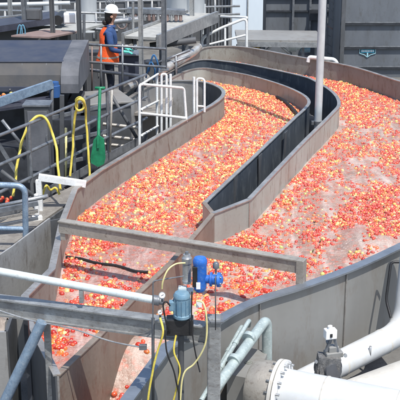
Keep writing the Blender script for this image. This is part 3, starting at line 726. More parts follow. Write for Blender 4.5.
# hopper box below the beam at lower left
t = thing('hopper', (-1.9, 7.8, -.9), 'grey steel hopper with pale sheet inside, partly shaded below the beam at lower left', 'hopper')
m = MB(); ha = D(-30,335,7.25); hb_ = D(21,327,7.3)
wall_mb(flat([Vector((-2.4,7.66,0)), Vector((-1.64,7.70,0))]), -.85, .33, .03).build('front_wall', M['grey'], t)
wall_mb(flat([Vector((-1.64,7.70,0)), Vector((-1.66,8.2,0))]), -.85, .33, .03).build('side_wall', M['dgrey'], t)
m = MB(); vs = []; n = 14
for i in range(n):
    for j in range(n):
        x = -2.4+.72*i/(n-1); y = 7.7+.55*j/(n-1); vs.append((x, y, .30+.10*noise.noise(Vector((x*7, y*7, 1)))+.05*noise.noise(Vector((x*19, y*19, 1)))))
m.add(vs, [(i*n+j, (i+1)*n+j, (i+1)*n+j+1, i*n+j+1) for i in range(n-1) for j in range(n-1)], 0, True); m.build('crumpled_lining', M['sheet'], t)

# ------------------------------------------------------------------ catwalk and guard rails on the left
def rail_from(line, heights, r, name, label, mt, zb, posts, group=None, kick=None, sq=False, ends=True):
    ps_ = [Vector((p.x, p.y, 0)) for p in line]
    t = thing(name, (ps_[0].x, ps_[0].y, zb), label, 'railing', group)
    for h in heights:
        MB().tube([p+Vector((0,0,h)) for p in ps_], r, 10).build('rail', mt, t)
    for p in posts:
        q = Vector((p.x, p.y, 0)); MB().tube([q+Vector((0,0,zb)), q+Vector((0,0,max(heights)))], r*1.05, 10).build('post', mt, t)
    if kick: wall_mb(ps_, zb, zb+kick, .012).build('kick_plate', mt, t)
    return t
r1a, r1b = P(-20, 143, 1.1), P(146, 74.5, 1.1)
def on(a, b, f): return a.lerp(b, f)
posts = [P(28.5,124,1.1), P(72,105.5,1.1), P(107,90,1.1), P(140,77,1.1)]
rail_from([r1a]+posts+[r1b], [1.1, .75, .42], .021, 'guardrail', 'long weathered grey pipe guardrail with yellow hoses beside the catwalk', M['galvd'], .06, posts, kick=.12)
t = thing('catwalk', (-1.6, 12.5, .0), 'narrow grey metal catwalk beside the left flume behind the white low frame', 'catwalk')
ca1 = [P(-20,232,.05), P(28,208,.05), P(72,186,.05), P(107,164,.05), P(146,142,.05)]
ca2 = [P(-10,262,.05), P(48,217,.05), P(85,191,.05), P(112,176,.05), P(150,149,.05)]
m = MB()
for k in range(4):
    q = [ca1[k], ca2[k], ca2[k+1], ca1[k+1]]
    m.hexa([Vector((v.x,v.y,0)) for v in q]+[Vector((v.x,v.y,.05)) for v in q])
m.build('deck', M['deck'], t)
m = MB()
for k in range(4): m.bar(ca2[k]+Vector((.0,-.01,-.07)), ca2[k+1]+Vector((0,-.01,-.07)), .03, .09)
m.build('edge_beam', M['galvd'], t)
# dark lower pipes of the catwalk at left
m = MB()
for k, yy in enumerate((206,214,221)):
    m = MB(); m.bar(D(-20,yy+8,10.8), D(38,yy-3,10.9), .05, .03 if k else .05); m.build('stringer', M['galvd' if k % 2 == 0 else 'deck'], t)
# fallen tomatoes on the deck at left are part of the picture: a handful
for k in range(9):
    x = random.uniform(-3, 14); y = random.uniform(197, 203); q = P(x, y, .075)
    o = bpy.data.objects.new('tomato', tomato_mesh(random.choice([0,1,3,9]), 1)); col.objects.link(o); o.location = q; o.scale = (.024,)*3
    tag(o, 'spilled tomato lying on the catwalk deck at the left edge', 'tomato', 'spilled tomatoes on the catwalk')
# small white foot block
q = P(37, 214, .12); m = MB(); m.box((q.x, q.y, q.z-.06), (.12,.08,.07), .3, 0, .006); m.tube([q, q+Vector((0,0,.25))], .03, 12); tag(m.build('rail_foot', M['white']), 'white square foot block at the base of the low white frame', 'foot')
# low white square frame
A0 = D(38.5, 177, 11.75); B0 = D(86, 184, 11.8)
t = thing('low_frame', (A0.x, A0.y, .05), 'low white square tube frame over the catwalk in front of the yellow hoses', 'frame')
MB().bar(A0, B0, .075, .075).build('top_bar', M['whitepaint'], t)
MB().bar(A0-Vector((0,0,.038)), Vector((A0.x, A0.y, .05)), .07, .07).build('leg', M['whitepaint'], t)
# blue grey looped rail at left edge
q1_, q2_, q3_ = D(-20,184,10.2), D(25,186,10.2), D(26,262,10.2)
t = thing('looped_rail', (q3_.x, q3_.y, q3_.z), 'blue grey round handrail with bent corner at the left edge', 'railing')
MB().tube(roundpath([q1_, q2_, q3_], .1, 8), .033, 14).build('rail', M['bluepipe'], t)
MB().tube([D(-20,228,10.2), D(26,229,10.2)], .028, 12).build('mid_rail', M['bluepipe'], t)
# white gate rails
Yg = 15.0
t = thing('safety_gate', D(139.5,150,14.6), 'white tubular safety gate with looped bars beside the left flume', 'gate')
r = .021
a = D(139.5,152,14.6); b = D(139.5,84,14.6); c = D(184,88,15.3); d = D(186.5,122,15.3)
MB().tube(roundpath([a, b, c, d], .06), r, 12).build('frame', M['whitepaint'], t)
MB().tube([D(140,113,14.6), D(186,118,15.3)], r, 12).build('mid_bar', M['whitepaint'], t)
for yy0, yy1 in ((84,74),(109,101),(135,126)):
    MB().tube([D(142,yy0,14.6), D(158,yy1,16.2)], r*.9, 10).build('side_bar', M['whitepaint'], t)
MB().tube([D(157,74,16.2), D(157,142,16.2)], r, 12).build('rear_post', M['whitepaint'], t)
MB().tube(roundpath([D(161.5,140,15.2), D(161.5,74,15.2), D(166.5,74,15.2), D(166.5,138,15.2)], .045, 8), r*.9, 12).build('loop_bar', M['whitepaint'], t)
MB().tube([D(170.5,74,15.3), D(170.5,134,15.3)], r, 12).build('rear_post', M['whitepaint'], t)
t = thing('grab_rail', D(195,118,16), 'white looped grab rail right of the safety gate by the flume tip', 'railing')
MB().tube([D(194,77,15.8), D(194,118,15.8)], r, 12).build('post', M['whitepaint'], t)
MB().tube(roundpath([D(197,118,15.8), D(197,78,15.8), D(204.5,79,15.8), D(204.5,112,15.8)], .06, 8), r*.9, 12).build('loop_bar', M['whitepaint'], t)
MB().tube([D(197,106,15.8), D(204.5,106.5,15.8)], r*.8, 12).build('mid_bar', M['whitepaint'], t)
# tan pipes below the grey wall
for k, (yy, lab) in enumerate(((125,'topmost'),(137,'middle'),(145,'lowest'))):
    o = MB().tube([D(103,yy-1,14.9), D(141,yy+3,14.9)], .028, 10).build('tan_pipe', M['bar']); tag(o, f'{lab} of three short tan pipes left of the white gate', 'pipe', 'tan pipes left of the white gate')
# machinery block behind tan pipes and gate
t = thing('tank', (-1.2, 16.0, -.9), 'dark grey square tank behind the green shovel and the tan pipes', 'tank')
MB().box((-1.62,16.15,-.2), (.75,.9,1.4), .35, 0, .02).build('body', M['dgrey'], t)
MB().box((-1.62,16.15,.52), (.85,1.0,.04), .35, 0, .01).build('top', M['outer'], t)

BARS = [((0,170),(34,196),11.4,'dgrey','dark diagonal strut under the guardrail at the left edge'),((2,120),(26,150),14.3,'galvd','grey diagonal strut behind the arched yellow hose'),
 ((52,84),(52,140),14.9,'dgrey','dark upright below the small blue gear motor'),((108,92),(108,150),14.6,'galvd','grey upright just left of the tan pipes'),((112,96),(138,140),14.9,'dgrey','dark sloping bar crossing behind the tan pipes'),
 ((0,206),(48,196),10.95,'galv','pale flat bar along the catwalk edge at left'),((66,128),(66,182),13.1,'paleyellow','thin pale yellow strap hanging beside the knotted hose'),((112,90),(110,152),13.9,'bar','thin beige upright tube right of the green shovel')]
for (a_, b_, Y_, m_, lab) in BARS: tag(MB().tube([D(*a_,Y_), D(*b_,Y_)], .016 if m_ in ('paleyellow','bar') else .026, 8).build('strut', M[m_]), lab, 'bar')
# yellow hoses
hose('yellow_hose', [D(13,196,11.7), D(16,178,11.8), D(18,160,11.9), D(22,142,12.0), D(28,126,12.05), D(35,117.5,12.1), D(42,116,12.2), D(48,121,12.2), D(53,135,12.2), D(57,152,12.1), D(59,172,12.0), D(60,190,11.9)], .017, M['yellow'], 'yellow hose arched over the guardrail at left', n=10)
hose('yellow_hose', [D(42,196,11.9), D(46,185,11.9), D(50,190,11.95), D(55,188,11.95), D(59,194,11.95)], .015, M['yellow'], 'crumpled end of yellow hose lying on the catwalk', n=10)
hose('yellow_hose', [D(70,176,12.7), D(72,158,12.75), D(73,138,12.8), D(75,118,12.8), D(77,106,12.75), D(76,100,12.75), D(80,97.5,12.7), D(84,101,12.7), D(83,108,12.68), D(78,110,12.65), D(75.5,105,12.65), D(79,99,12.6), D(84,102,12.65), D(86,116,12.8), D(87,135,12.8), D(88.5,155,12.75), D(89.5,176,12.7)], .016, M['yellow'], 'yellow hose knotted round the guardrail with both ends hanging', n=10)
# green shovel
sa = D(100,88,13.7); sb = D(98.5,137,13.4)
t = thing('shovel', D(98,166,13.3), 'green plastic shovel hanging blade down on the guardrail', 'shovel')
MB().tube([sa, sb], .022, 10).build('handle', M['green'], t)
m = MB(); yb = 13.35
outl = [(93.5,140),(98,135),(104,139),(105.5,158),(104,164),(98,167),(91,163),(90.5,158)]
f_ = [D(x,y,yb) for x,y in outl]; bk = [v+Vector((0,.03,0)) for v in f_]; n = len(outl)
m.add(f_+bk, [tuple(range(n))[::-1], tuple(range(n,2*n))]+[(i,(i+1)%n,(i+1)%n+n,i+n) for i in range(n)]); 
m.bar(D(98,137,yb-.012), D(98,148,yb-.012), .03, .02)
m.build('blade', M['green'], t)
MB().tube([sa-Vector((.07,0,0)), sa+Vector((.07,0,0))], .02, 8).build('grip', M['green'], t)
# cabinet
cx = D(35,100,13.4)
t = thing('control_cabinet', (cx.x, cx.y, .0), 'grey upright control cabinet behind the guardrail below the hood', 'cabinet')
MB().box((cx.x+.01, cx.y+.15, .44), (.34,.3,1.1), 0, 0, .012).build('body', M['dgrey'], t)
MB().box((cx.x+.01, cx.y+.15, 1.002), (.38,.34,.022)).build('lid', M['galvd'], t)
MB().box((cx.x+.02, cx.y-.008, .5), (.27,.014,.85), 0, 0, .004).build('door', M['hoodend'], t)
MB().box((cx.x+.14, cx.y-.03, .55), (.012,.02,.09)).build('handle', M['galvd'], t)
# conveyor hood
x0h, x1h = -3.9, D(80,60,15.6).x
t = thing('conveyor_hood', (-2.6, 16, -.9), 'big dark blue conveyor hood with sloping front at upper left', 'hood')
def prism_x(mb, x0, x1, prof, mi=0):
    n = len(prof); mb.add([(x0,y,z) for y,z in prof]+[(x1,y,z) for y,z in prof], [tuple(range(n)), tuple(range(2*n-1,n-1,-1))]+[((i+1)%n,i,i+n,(i+1)%n+n) for i in range(n)], mi); return mb
prof = [(15.35,.86),(15.40,1.04),(15.6,1.20),(16.9,1.32),(16.9,.86)]
prism_x(MB(), x0h, x1h-.28, prof).build('hood_shell', [M['hoodface']], t)
top = [(15.585,1.207),(15.59,1.225),(16.92,1.345),(16.92,1.327)]
prism_x(MB(), x0h, x1h-.26, top).build('top_sheet', M['hood'], t)
prof2 = [(15.28,.78),(15.29,.92),(15.34,1.04),(15.43,1.14),(15.56,1.215),(15.75,1.25),(16.92,1.35),(16.92,.78)]
prism_x(MB(), x1h-.277, x1h, prof2).build('end_cover', M['hoodend'], t)
prism_x(MB(), x0h, x1h-.3, [(15.30,.80),(15.30,.87),(15.345,.87),(15.345,.80)]).build('lower_lip', M['hood'], t)
MB().box(((x0h+x1h)/2-.1, 16.4, -.15), (x1h-x0h-.3, 1.0, 1.5)).build('machine_body', M['dark'], t)
MB().box((x1h-.12, 15.9, -.15), (.18, .9, 1.5), 0, 0, .01).build('leg', M['dark'], t)
for k in range(5):
    xx = x0h+.35+k*.38
    if xx < x1h-.4: MB().bar((xx,15.38,.93), (xx+.001,15.585,1.19), .02, .012).build('seam', M['dgrey'], t)
for k in range(8): MB().lathe((x1h-.22+.0, 15.36+k*.0, .82) if k == 0 else (x0h+.2+k*.25, 15.30, .835), (0,-1,0), [(0,.012),(.012,.012)], 6).build('bolt', M['galv'], t)
# side conveyor with produce under hood
t = thing('side_conveyor', (-3.2, 14.8, -.9), 'low conveyor with blue grey side beam below the hood', 'conveyor')
MB().bar(D(-30,112,14.0), D(52,84,14.9), .06, .13).build('side_beam', M['bluepipe'], t)
MB().bar(D(-35,104,15.1)-Vector((0,0,.12)), D(50,92,15.1)-Vector((0,0,.12)), .5, .04).build('belt', M['beltdark'], t)
MB().box(D(10,150,14.6)-Vector((0,0,.3)), (1.3,.5,.8)).build('body', M['dark'], t)
MB().bar(D(-10,130,14.1), D(16,172,14.1), .04, .05).build('brace', M['galvd'], t)
# produce on that belt
cnt = 0
for k in range(26):
    x = random.uniform(-3, 20); q = D(x, random.uniform(91,97)-.12*x+1, 15.1); r_ = .032
    tn = random.choice([0,7,7,4,7])
    o = bpy.data.objects.new('tomato', tomato_mesh(tn, 0)); col.objects.link(o); o.location = q-Vector((0,0,.045)); o.scale = (r_,)*3
    tag(o, f'{NAMES[tn]} tomato on the shaded conveyor below the hood', 'tomato', f'{NAMES[tn]} tomatoes on the shaded conveyor')
# blue motor under hood
c = D(55,94,15.15)
t = thing('gear_motor', c, 'small bright blue gear motor under the right end of the hood', 'motor')
MB().lathe(c, (0,0,1), [(-.05,.04),(-.045,.08),(.08,.085),(.13,.085),(.14,.07),(.19,.065),(.2,.03)], 20).build('body', M['bluemotor'] if 'bluemotor' in M else mat('deep_blue_paint', (.03,.10,.28), .5, 0), t)
MB().box(c+Vector((-.09,0,.06)), (.06,.08,.08),0,0,.01).build('terminal_box', M['dark'], t)
# low frames and dark braces between hood and catwalk
t = thing('support_frame', (-2.2,13.9,-.9), 'dark steel support frame behind the guardrail at left', 'frame')
for (x, y0, y1) in ((62,95,190),(88,96,175)):
    MB().bar(D(x,y0,14.2), D(x,y1,14.2), .06,.06).build('upright', M['dgrey'], t)
for (y) in (112, 138, 160):
    MB().bar(D(50,y+6,14.2), D(112,y-8,14.4), .05,.05).build('cross_bar', M['galvd'], t)
MB().box(D(75,150,14.7), (.7,.3,1.0)).build('tank', M['dark'], t)

# ------------------------------------------------------------------ worker
Yw = 17.4
foot_z = .05
def person():
    hx = D(111, 8, Yw).x
    base = Vector((hx-.06, Yw, foot_z-.02))
    # skeleton: faces +x (right), leaning slightly forward.  f = forward (+x), s = side (toward camera = -y)
    V = []; E = []; Rr = []
    def v(f, s, z, r, par=None, ry=None):
        V.append((f, -s, z)); Rr.append((r, ry or r))
        if par is not None: E.append((par, len(V)-1))
        return len(V)-1
    pel = v(0,0,.93,.135,None,.16)
    wai = v(.005,0,1.08,.115,pel,.14); che = v(.02,0,1.27,.125,wai,.165); sh = v(.03,0,1.42,.09,che,.12)
    nk = v(.045,0,1.50,.05,sh); nk2 = v(.06,0,1.55,.05,nk); hd = v(.075,0,1.62,.075,nk2); hd2 = v(.075,0,1.69,.088,hd); hd3 = v(.07,0,1.76,.07,hd2)
    ch = v(.12,0,1.60,.045,hd); no = v(.165,0,1.655,.016,hd2)
    for sd in (1,-1):
        s1 = v(.03,sd*.17,1.40,.07,sh); s2 = v(.05,sd*.22,1.26,.062,s1)
        e = v(.07,sd*.235,1.11,.052,s2); w1 = v(.19,sd*.20,1.08,.042,e); w = v(.28,sd*.16,1.065,.03,w1)
        pm = v(.33,sd*.15,1.06,.032,w)
        for k, (a, L) in enumerate(((-.028,.062),(-.01,.075),(.01,.07),(.028,.055))):
            f1_ = v(.365,sd*.15+a,1.056,.0125,pm); f2_ = v(.365+L*.5,sd*.15+a*1.15,1.045,.0115,f1_); v(.365+L*.85,sd*.15+a*1.15,1.02,.0095,f2_)
        th = v(.32,sd*.15-sd*.04,1.055,.014,pm); v(.35,sd*.15-sd*.065,1.04,.012,th)
        h = v(0,sd*.09,.86,.088,pel); k_ = v(.03,sd*.10,.50,.058,h); an = v(-.01,sd*.10,.10,.038,k_); hl = v(0,sd*.10,.045,.042,an); v(.13,sd*.11,.03,.032,hl)
    me = bpy.data.meshes.new('person'); me.from_pydata([Vector(q) for q in V], E, []); me.update()
    o = bpy.data.objects.new('person', me); col.objects.link(o)
    sk = o.modifiers.new('s', 'SKIN'); sk.use_smooth_shade = True
    lay = me.skin_vertices[0].data if me.skin_vertices else None
    if lay is None:
        bm = bmesh.new(); bm.from_mesh(me); bm.verts.layers.skin.verify(); bm.to_mesh(me); bm.free(); lay = me.skin_vertices[0].data
    for i, (a, b) in enumerate(Rr): lay[i].radius = (a, b)
    lay[0].use_root = True
    sb = o.modifiers.new('d', 'SUBSURF'); sb.levels = 2; sb.render_levels = 2
    dg = bpy.context.evaluated_depsgraph_get(); nm = bpy.data.meshes.new_from_object(o.evaluated_get(dg))
    bpy.data.objects.remove(o); nm.materials.clear()
    for k in ('skin','blueshirt','trousers','glove','boot'): nm.materials.append(M[k])
    for p in nm.polygons:
        c = p.center
        if c.z > 1.49: mi = 0
        elif c.x > .27 and c.z > .95: mi = 3
        elif c.z > .97 : mi = 1
        elif c.z > .1: mi = 2
        else: mi = 4
        p.material_index = mi; p.use_smooth = True
    b = bpy.data.objects.new('person', nm); col.objects.link(b); b.location = base
    tag(b, 'worker in white hard hat, orange vest, blue sleeves and turquoise gloves at the guardrail', 'person')
    W = base
    # vest shell: elliptical rings around torso
    def shell(rings, n=22, th=.012, gap=None):
        m = MB(); vs = []
        for (cx_, z, rx, ry) in rings:
            for j in range(n):
                a = j*math.tau/n; vs.append(W+Vector((cx_+rx*math.cos(a), ry*math.sin(a), z)))
        k = len(rings)
        for (cx_, z, rx, ry) in rings:
            for j in range(n):
                a = j*math.tau/n; vs.append(W+Vector((cx_+(rx-th)*math.cos(a), (ry-th)*math.sin(a), z)))
        fs = []; o_ = k*n
        for i in range(k-1):
            for j in range(n):
                j2 = (j+1) % n; fs.append((i*n+j, i*n+j2, (i+1)*n+j2, (i+1)*n+j)); fs.append((o_+i*n+j2, o_+i*n+j, o_+(i+1)*n+j, o_+(i+1)*n+j2))
        for j in range(n):
            j2 = (j+1) % n; fs.append((o_+j, o_+j2, j2, j)); i = k-1; fs.append((i*n+j, i*n+j2, o_+i*n+j2, o_+i*n+j))
        m.add(vs, fs, 0, True); return m
    vest = shell([(-.03,.86,.205,.235),(-.02,.94,.195,.225),(-.01,1.02,.175,.21),(-.005,1.10,.155,.19),(-.005,1.17,.15,.18)])
    m = MB(); vs = []; ns = 13     # upper back and shoulder panel
    for (cx_, z, rx, ry) in ((-.005,1.15,.151,.182),(-.005,1.25,.152,.175),(-.005,1.34,.145,.165),(-.0,1.42,.115,.14),(.01,1.47,.08,.09)):
        for j in range(ns):
            a = math.radians(112+136*j/(ns-1)); vs.append(W+Vector((cx_+rx*math.cos(a), ry*math.sin(a), z)))
    k_ = 5; vs += [q+Vector((.012,0,0)) for q in vs]; o_ = k_*ns
    fs = [(i*ns+j, i*ns+j+1, (i+1)*ns+j+1, (i+1)*ns+j) for i in range(k_-1) for j in range(ns-1)]
    fs += [tuple(o_+q for q in reversed(f)) for f in fs]+[(i*ns, (i+1)*ns, o_+(i+1)*ns, o_+i*ns) for i in range(k_-1)]+[((i+1)*ns+ns-1, i*ns+ns-1, o_+i*ns+ns-1, o_+(i+1)*ns+ns-1) for i in range(k_-1)]
    vest.add(vs, fs, 0, True)
    for q in vest.v:               # loose folds
        q += Vector((noise.noise(q*9), noise.noise(q*9+Vector((5,0,0))), 0))*.014
    vest.build('vest', M['orange'], b)
    shell([(-.02,.945,.1975,.2275),(-.018,.975,.19,.222)], th=.004).build('reflective_strip', M['bar'], b)
    # helmet
    hc = W+Vector((.068,0,1.735))
    m = MB(); m.lathe(hc, (.12,0,1), [(-.005,.112),(.02,.116),(.06,.110),(.092,.09),(.115,.058),(.126,.02)], 28)
    m.build('hard_hat', M['helmet'], b)
    m = MB(); vs = []; n = 28
    for rr_, z in ((.112,0),(.132,-.008)):
        for j in range(n):
            a = j*math.tau/n; e = 1+.2*max(0, math.cos(a))**2 if rr_ > .13 else 1
            vs.append(hc+Vector((rr_*e*math.cos(a), rr_*.92*math.sin(a), z-.01*math.cos(a))))
    vs += [q-Vector((0,0,.008)) for q in vs]
    m.add(vs, [(j,(j+1)%n,n+(j+1)%n,n+j) for j in range(n)]+[(2*n+(j+1)%n,2*n+j,3*n+j,3*n+(j+1)%n) for j in range(n)]+[(n+j,n+(j+1)%n,3*n+(j+1)%n,3*n+j) for j in range(n)], 0, True)
    m.build('brim', M['helmet'], b)
    # hair: back and sides of the head, and a bun at the nape
    m = MB(); 
    m.lathe(W+Vector((.012,0,1.52)), (.14,0,1), [(0,.035),(.03,.06),(.08,.078),(.14,.088),(.20,.09),(.22,.06)], 20); m.build('hair', M['hair'], b)
    m = MB(); m.lathe(W+Vector((-.05,0,1.5)), (0,0,1), [(0,.02),(.02,.045),(.06,.05),(.09,.03)], 14); m.build('hair_bun', M['hair'], b)
    for sd in (1,-1):
        m = MB(); m.lathe(W+Vector((.150,sd*.034,1.672)), (1,sd*.3,0), [(-.004,.009),(.004,.009),(.007,.004)], 10); m.build('eye', M['eye'], b)
        m = MB(); m.lathe(W+Vector((.075,sd*.088,1.655)), (0,sd,0), [(-.01,.02),(.008,.026),(.014,.018)], 10); m.build('ear', M['skin'], b)
    m = MB(); m.bar(W+Vector((.154,-.022,1.617)), W+Vector((.154,.022,1.617)), .012, .009); m.build('mouth', M['lip'], b)
    m = MB(); m.lathe(W+Vector((.05,0,1.475)), (.1,0,1), [(0,.085),(.025,.075),(.035,.068)], 20); m.build('collar', M['blueshirt'], b)
person()
for k, (x0_, x1_, y0_, y1_, Y_, lab) in enumerate(((84,103,52,100,18.6,'dark cabinet behind the worker on the left'), (146,158,62,92,18.2,'dark low cabinet beside the blue looped cables'))):
    a_ = D(x0_, y1_, Y_); b_ = D(x1_, y0_, Y_); tt = thing('cabinet', ((a_.x+b_.x)/2, Y_+.15, .05), lab, 'cabinet')
    MB().box(((a_.x+b_.x)/2, Y_+.15, (b_.z+.05)/2), (b_.x-a_.x, .3, b_.z-.05), 0, 0, .012).build('body', M['dark'], tt)
    MB().box(((a_.x+b_.x)/2+.02, Y_-.008, (b_.z+.05)/2), (b_.x-a_.x-.08, .014, b_.z-.2), 0, 0, .004).build('door', M['dgrey'], tt)
    MB().box((b_.x-.09, Y_-.025, (b_.z+.05)/2), (.015, .02, .1)).build('handle', M['galv'], tt)
# platform under worker
t = thing('platform', (-1.8,17.9,-.9), 'dark steel platform the worker stands on', 'platform')
MB().box((-1.7,17.75,.02), (2.4,1.3,.05)).build('deck', M['deck'], t)
for dx in (-1.1, 1.1): MB().box((-1.7+dx,17.75,-.455), (.08,.08,.89)).build('leg', M['dgrey'], t)
# railing in front of the worker
Yr = 16.95
t = thing('guardrail', (D(120,60,Yr).x, Yr, .05), 'dark guardrail in front of the worker and control panel', 'railing')
for y0, y1 in ((43.5,49),(61,67)):
    MB().tube([D(72,y0,Yr), D(166,y1,Yr)], .022, 8).build('rail', M['galvd'], t)
for x in (84, 101, 122.5): MB().tube([D(x,44,Yr), D(x,95,Yr)], .02, 8).build('post', M['galvd'], t)
MB().tube([D(92,45,Yr), D(92,92,Yr)], .014, 8).build('post', M['rust'], t)
# control panel machine right of the worker
c = D(131, 70, 17.9)
t = thing('machine_cabinet', (c.x, c.y, .05), 'dark machine cabinet with cluttered top in front of the gloved hands', 'machine')
MB().box((c.x, c.y, .50), (.42,.5,.9), 0, 0, .02).build('body', M['hood'], t)
MB().box((c.x-.02, c.y-.05, .97), (.46,.5,.03), 0, 0, .006).build('top', M['galvd'], t)
for k in range(5):
    q = D(122+k*4.5, 51-(k % 2)*2, 17.6); MB().lathe(q, (0,0,1), [(0,.02),(.05,.02),(.055,.03),(.07,.03)], 10).build('knob', M['white' if k % 2 else 'galvd'], t)
for k,(x,y) in enumerate(((150,62),(153,55))):
    hose('blue_cable', [D(x-4,y+16,17.6), D(x-2,y+6,17.5), D(x+1,y,17.5), D(x+5,y+8,17.5), D(x+4,y+18,17.6)], .016, mat('blue_cable_%s' % 'ab'[k], (.04,.15,.34), .5), ('blue looped cable right of the dark control machine', 'taller blue looped cable by the grey column')[k], 'cable')

# ------------------------------------------------------------------ background
def column(x, Y, y_top, y_bot, w, mt, label):
    c = D(x, y_bot, Y); t_ = D(x, y_top, Y)
    t = thing('steel_column', (c.x, c.y, c.z), label, 'column', None)
    MB().box((c.x, c.y, (c.z+t_.z)/2), (w,w*.35,t_.z-c.z)).build('web', mt, t)
    for s in (-1,1): MB().box((c.x+s*w/2, c.y, (c.z+t_.z)/2), (w*.16,w,t_.z-c.z)).build('flange', mt, t)
    MB().box((c.x, c.y, c.z+.01), (w*2,w*2,.02)).build('base_plate', mt, t)
column(142, 17.3, -25, 100, .07, M['galv'], 'grey upright column right behind the white hard hat worker')
column(164.5, 18.6, -25, 70, .085, M['galvd'], 'grey upright column by the left end of the pale conveyor')
column(12, 21, -25, 42, .07, M['galv'], 'pale upright column at the upper left corner')
column(26, 20, -25, 42, .09, M['galvd'], 'grey upright column, second from the left edge at the top')
column(53.5, 19, -25, 46, .075, M['dgrey'], 'dark upright column behind the hood between pale plates')
column(80, 19, -25, 46, .075, M['dgrey'], 'dark upright column left of the worker')
column(192, 23, -25, 30, .1, M['galv'], 'grey column by the upper end of the pale conveyor')
# long horizontal rails in the back
def bgrail(px, Y, label, posts, mt=M['galv'], r=.028, dys=(0,9)):
    (xa,ya),(xb,yb) = px
    t = thing('guardrail', (D(xa,ya,Y).x, Y, D(xa,ya+24,Y).z), label, 'railing')
    for dy in dys: MB().tube([D(xa,ya+dy,Y), D(xb,yb+dy,Y)], r, 8).build('rail', mt, t)
    for x in posts:
        f = (x-xa)/(xb-xa); y = ya+(yb-ya)*f; MB().tube([D(x,y,Y), D(x,y+26,Y)], r, 8).build('post', mt, t)
bgrail(((-20,10),(130,14)), 22, 'galvanised two bar guardrail across the top left background', (5,40,68,96,124))
bgrail(((60,3),(240,-2)), 26, 'far galvanised guardrail along the top edge above the conveyor', (75,100,128,152,180,215), dys=(0,8,16))
bgrail(((-20,18),(58,14)), 24, 'pale guardrail in front of the far left drums', (10,32), M['galvd'])
bgrail(((150,66),(190,50)), 19.5, 'dark low rail under the pale conveyor', (158,176), M['galvd'], dys=(0,6))
# pale conveyor right of the worker
ca_ = D(140,38,19.8); cb_ = D(202,14,23.5)
t = thing('belt_conveyor', (ca_.x, ca_.y, -.9), 'pale belt conveyor rising behind the worker with grey side beams', 'conveyor')
dv = (cb_-ca_); sd = Vector((dv.y,-dv.x,0)).normalized()
MB().bar(ca_, cb_, .66, .05).build('belt', M['belt'], t)
for s in (-1,1): MB().bar(ca_+sd*s*.37-Vector((0,0,.05)), cb_+sd*s*.37-Vector((0,0,.05)), .06, .26).build('side_beam', M['galv'], t)
for f in (.12,.5,.88):
    for s in (-1,1):
        q = ca_.lerp(cb_, f)+sd*s*.3; MB().bar(q-Vector((0,0,.05)), (q.x,q.y,-.9), .07,.07).build('leg', M['galvd'], t)
# roller rack above it (dark machinery with small discs)
t = thing('roller_rack', D(150,14,22), 'grey rack of short vertical rollers above the pale conveyor', 'rack')
MB().bar(D(128,10,22), D(185,12,22), .3,.1).build('beam', M['galvd'], t)
for k in range(12):
    q = D(131+k*4.5, 14, 21.9); MB().lathe(q, (0,0,-1), [(0,.04),(.14,.04),(.16,.02)], 10).build('roller', M['rust' if k%3 else 'galv'], t)
# left background conveyors and plates
t = thing('belt_conveyor', D(20,24,20), 'dark belt conveyor end with pale frame behind the hood', 'conveyor')
MB().bar(D(-30,30,19.5), D(62,16,20.5), .8, .12).build('belt', M['beltdark'], t)
MB().bar(D(-30,24,20.2), D(66,12.5,21.2), .05, .14).build('side_beam', M['galv'], t)
MB().box(D(10,40,20.2), (2.4,.5,.5)).build('body', M['dgrey'], t)
MB().lathe(D(60,18,20.3)+Vector((0,-.35,0)), (0,1,0), [(0,.1),(.7,.1)], 16).build('roller', M['black'], t)
o = MB().bar(D(30,37,18.2), D(62,31,19.6), .75, .03).build('brown_plate', M['rust']); tag(o, 'reddish brown flat plate lying behind the hood', 'plate')
t = thing('pale_table', D(70,30,19.8), 'pale flat table top between two dark columns behind the hood', 'table')
MB().bar(D(56,32,19.6), D(88,24,21), .75, .05).build('top', M['belt'], t)
for x,y in ((58,34),(84,28)): MB().bar(D(x,y,19.7), D(x,y+30,19.7), .05,.05).build('leg', M['galvd'], t)
for k,(x,y,r_,lab) in enumerate(((88,8,.17,'tall grey white drum behind the worker, leftmost of the background drums'),(179,6,.22,'grey white drum beside the pale conveyor'),(193,4,.2,'grey white drum at the far end of the pale conveyor'),(52,4,.13,'small pale drum behind the dark column'))):
    q = D(x, y+24, 26); t = thing('drum', (q.x, q.y, q.z), lab, 'drum')
    MB().lathe(q, (0,0,1), [(0,r_*1.3),(.02,r_*1.5),(.9,r_*1.5),(.92,r_*1.55),(.97,r_*1.55),(.98,r_*1.5),(2.2,r_*1.5)], 28).build('shell', M['drum'], t)
    MB().lathe(q+Vector((0,0,1.3)), (0,0,1), [(0,r_*1.56),(.04,r_*1.56)], 28).build('hoop', M['galvd'], t)
t = thing('bracket_pipes', D(20,34,18.6), 'light blue bent pipes standing on the dark belt end', 'pipes')
for dx in (0, 3): MB().tube(catmull([D(17+dx,36,18.6), D(18+dx,28,18.6), D(20+dx,25,18.6), D(22+dx,30,18.6), D(22+dx,36,18.6)], 5), 0.012, 8).build('pipe', mat('light_blue_%s' % 'ab'[dx > 0], (.12,.3,.42), .5), t)
for k in range(3):
    q = D(41+k*6.5,43,17.8); t = thing('camera_lamp', q, ('leftmost','middle','rightmost')[k]+' of three small dark fittings with pale ends on the hood top', 'fitting', 'dark fittings on the hood')
    MB().lathe(q, (1,-.3,.1), [(0,.03),(.12,.04),(.13,.04)], 12).build('housing', M['black'], t)
    MB().lathe(q+Vector((.131,-.04,.013)), (1,-.3,.1), [(0,.034),(.012,.03)], 12).build('lens', M['white'], t)
CL = [('valve_wheel',(122,24,21),'red brown'),('valve_wheel',(110,3,23),'grey')]
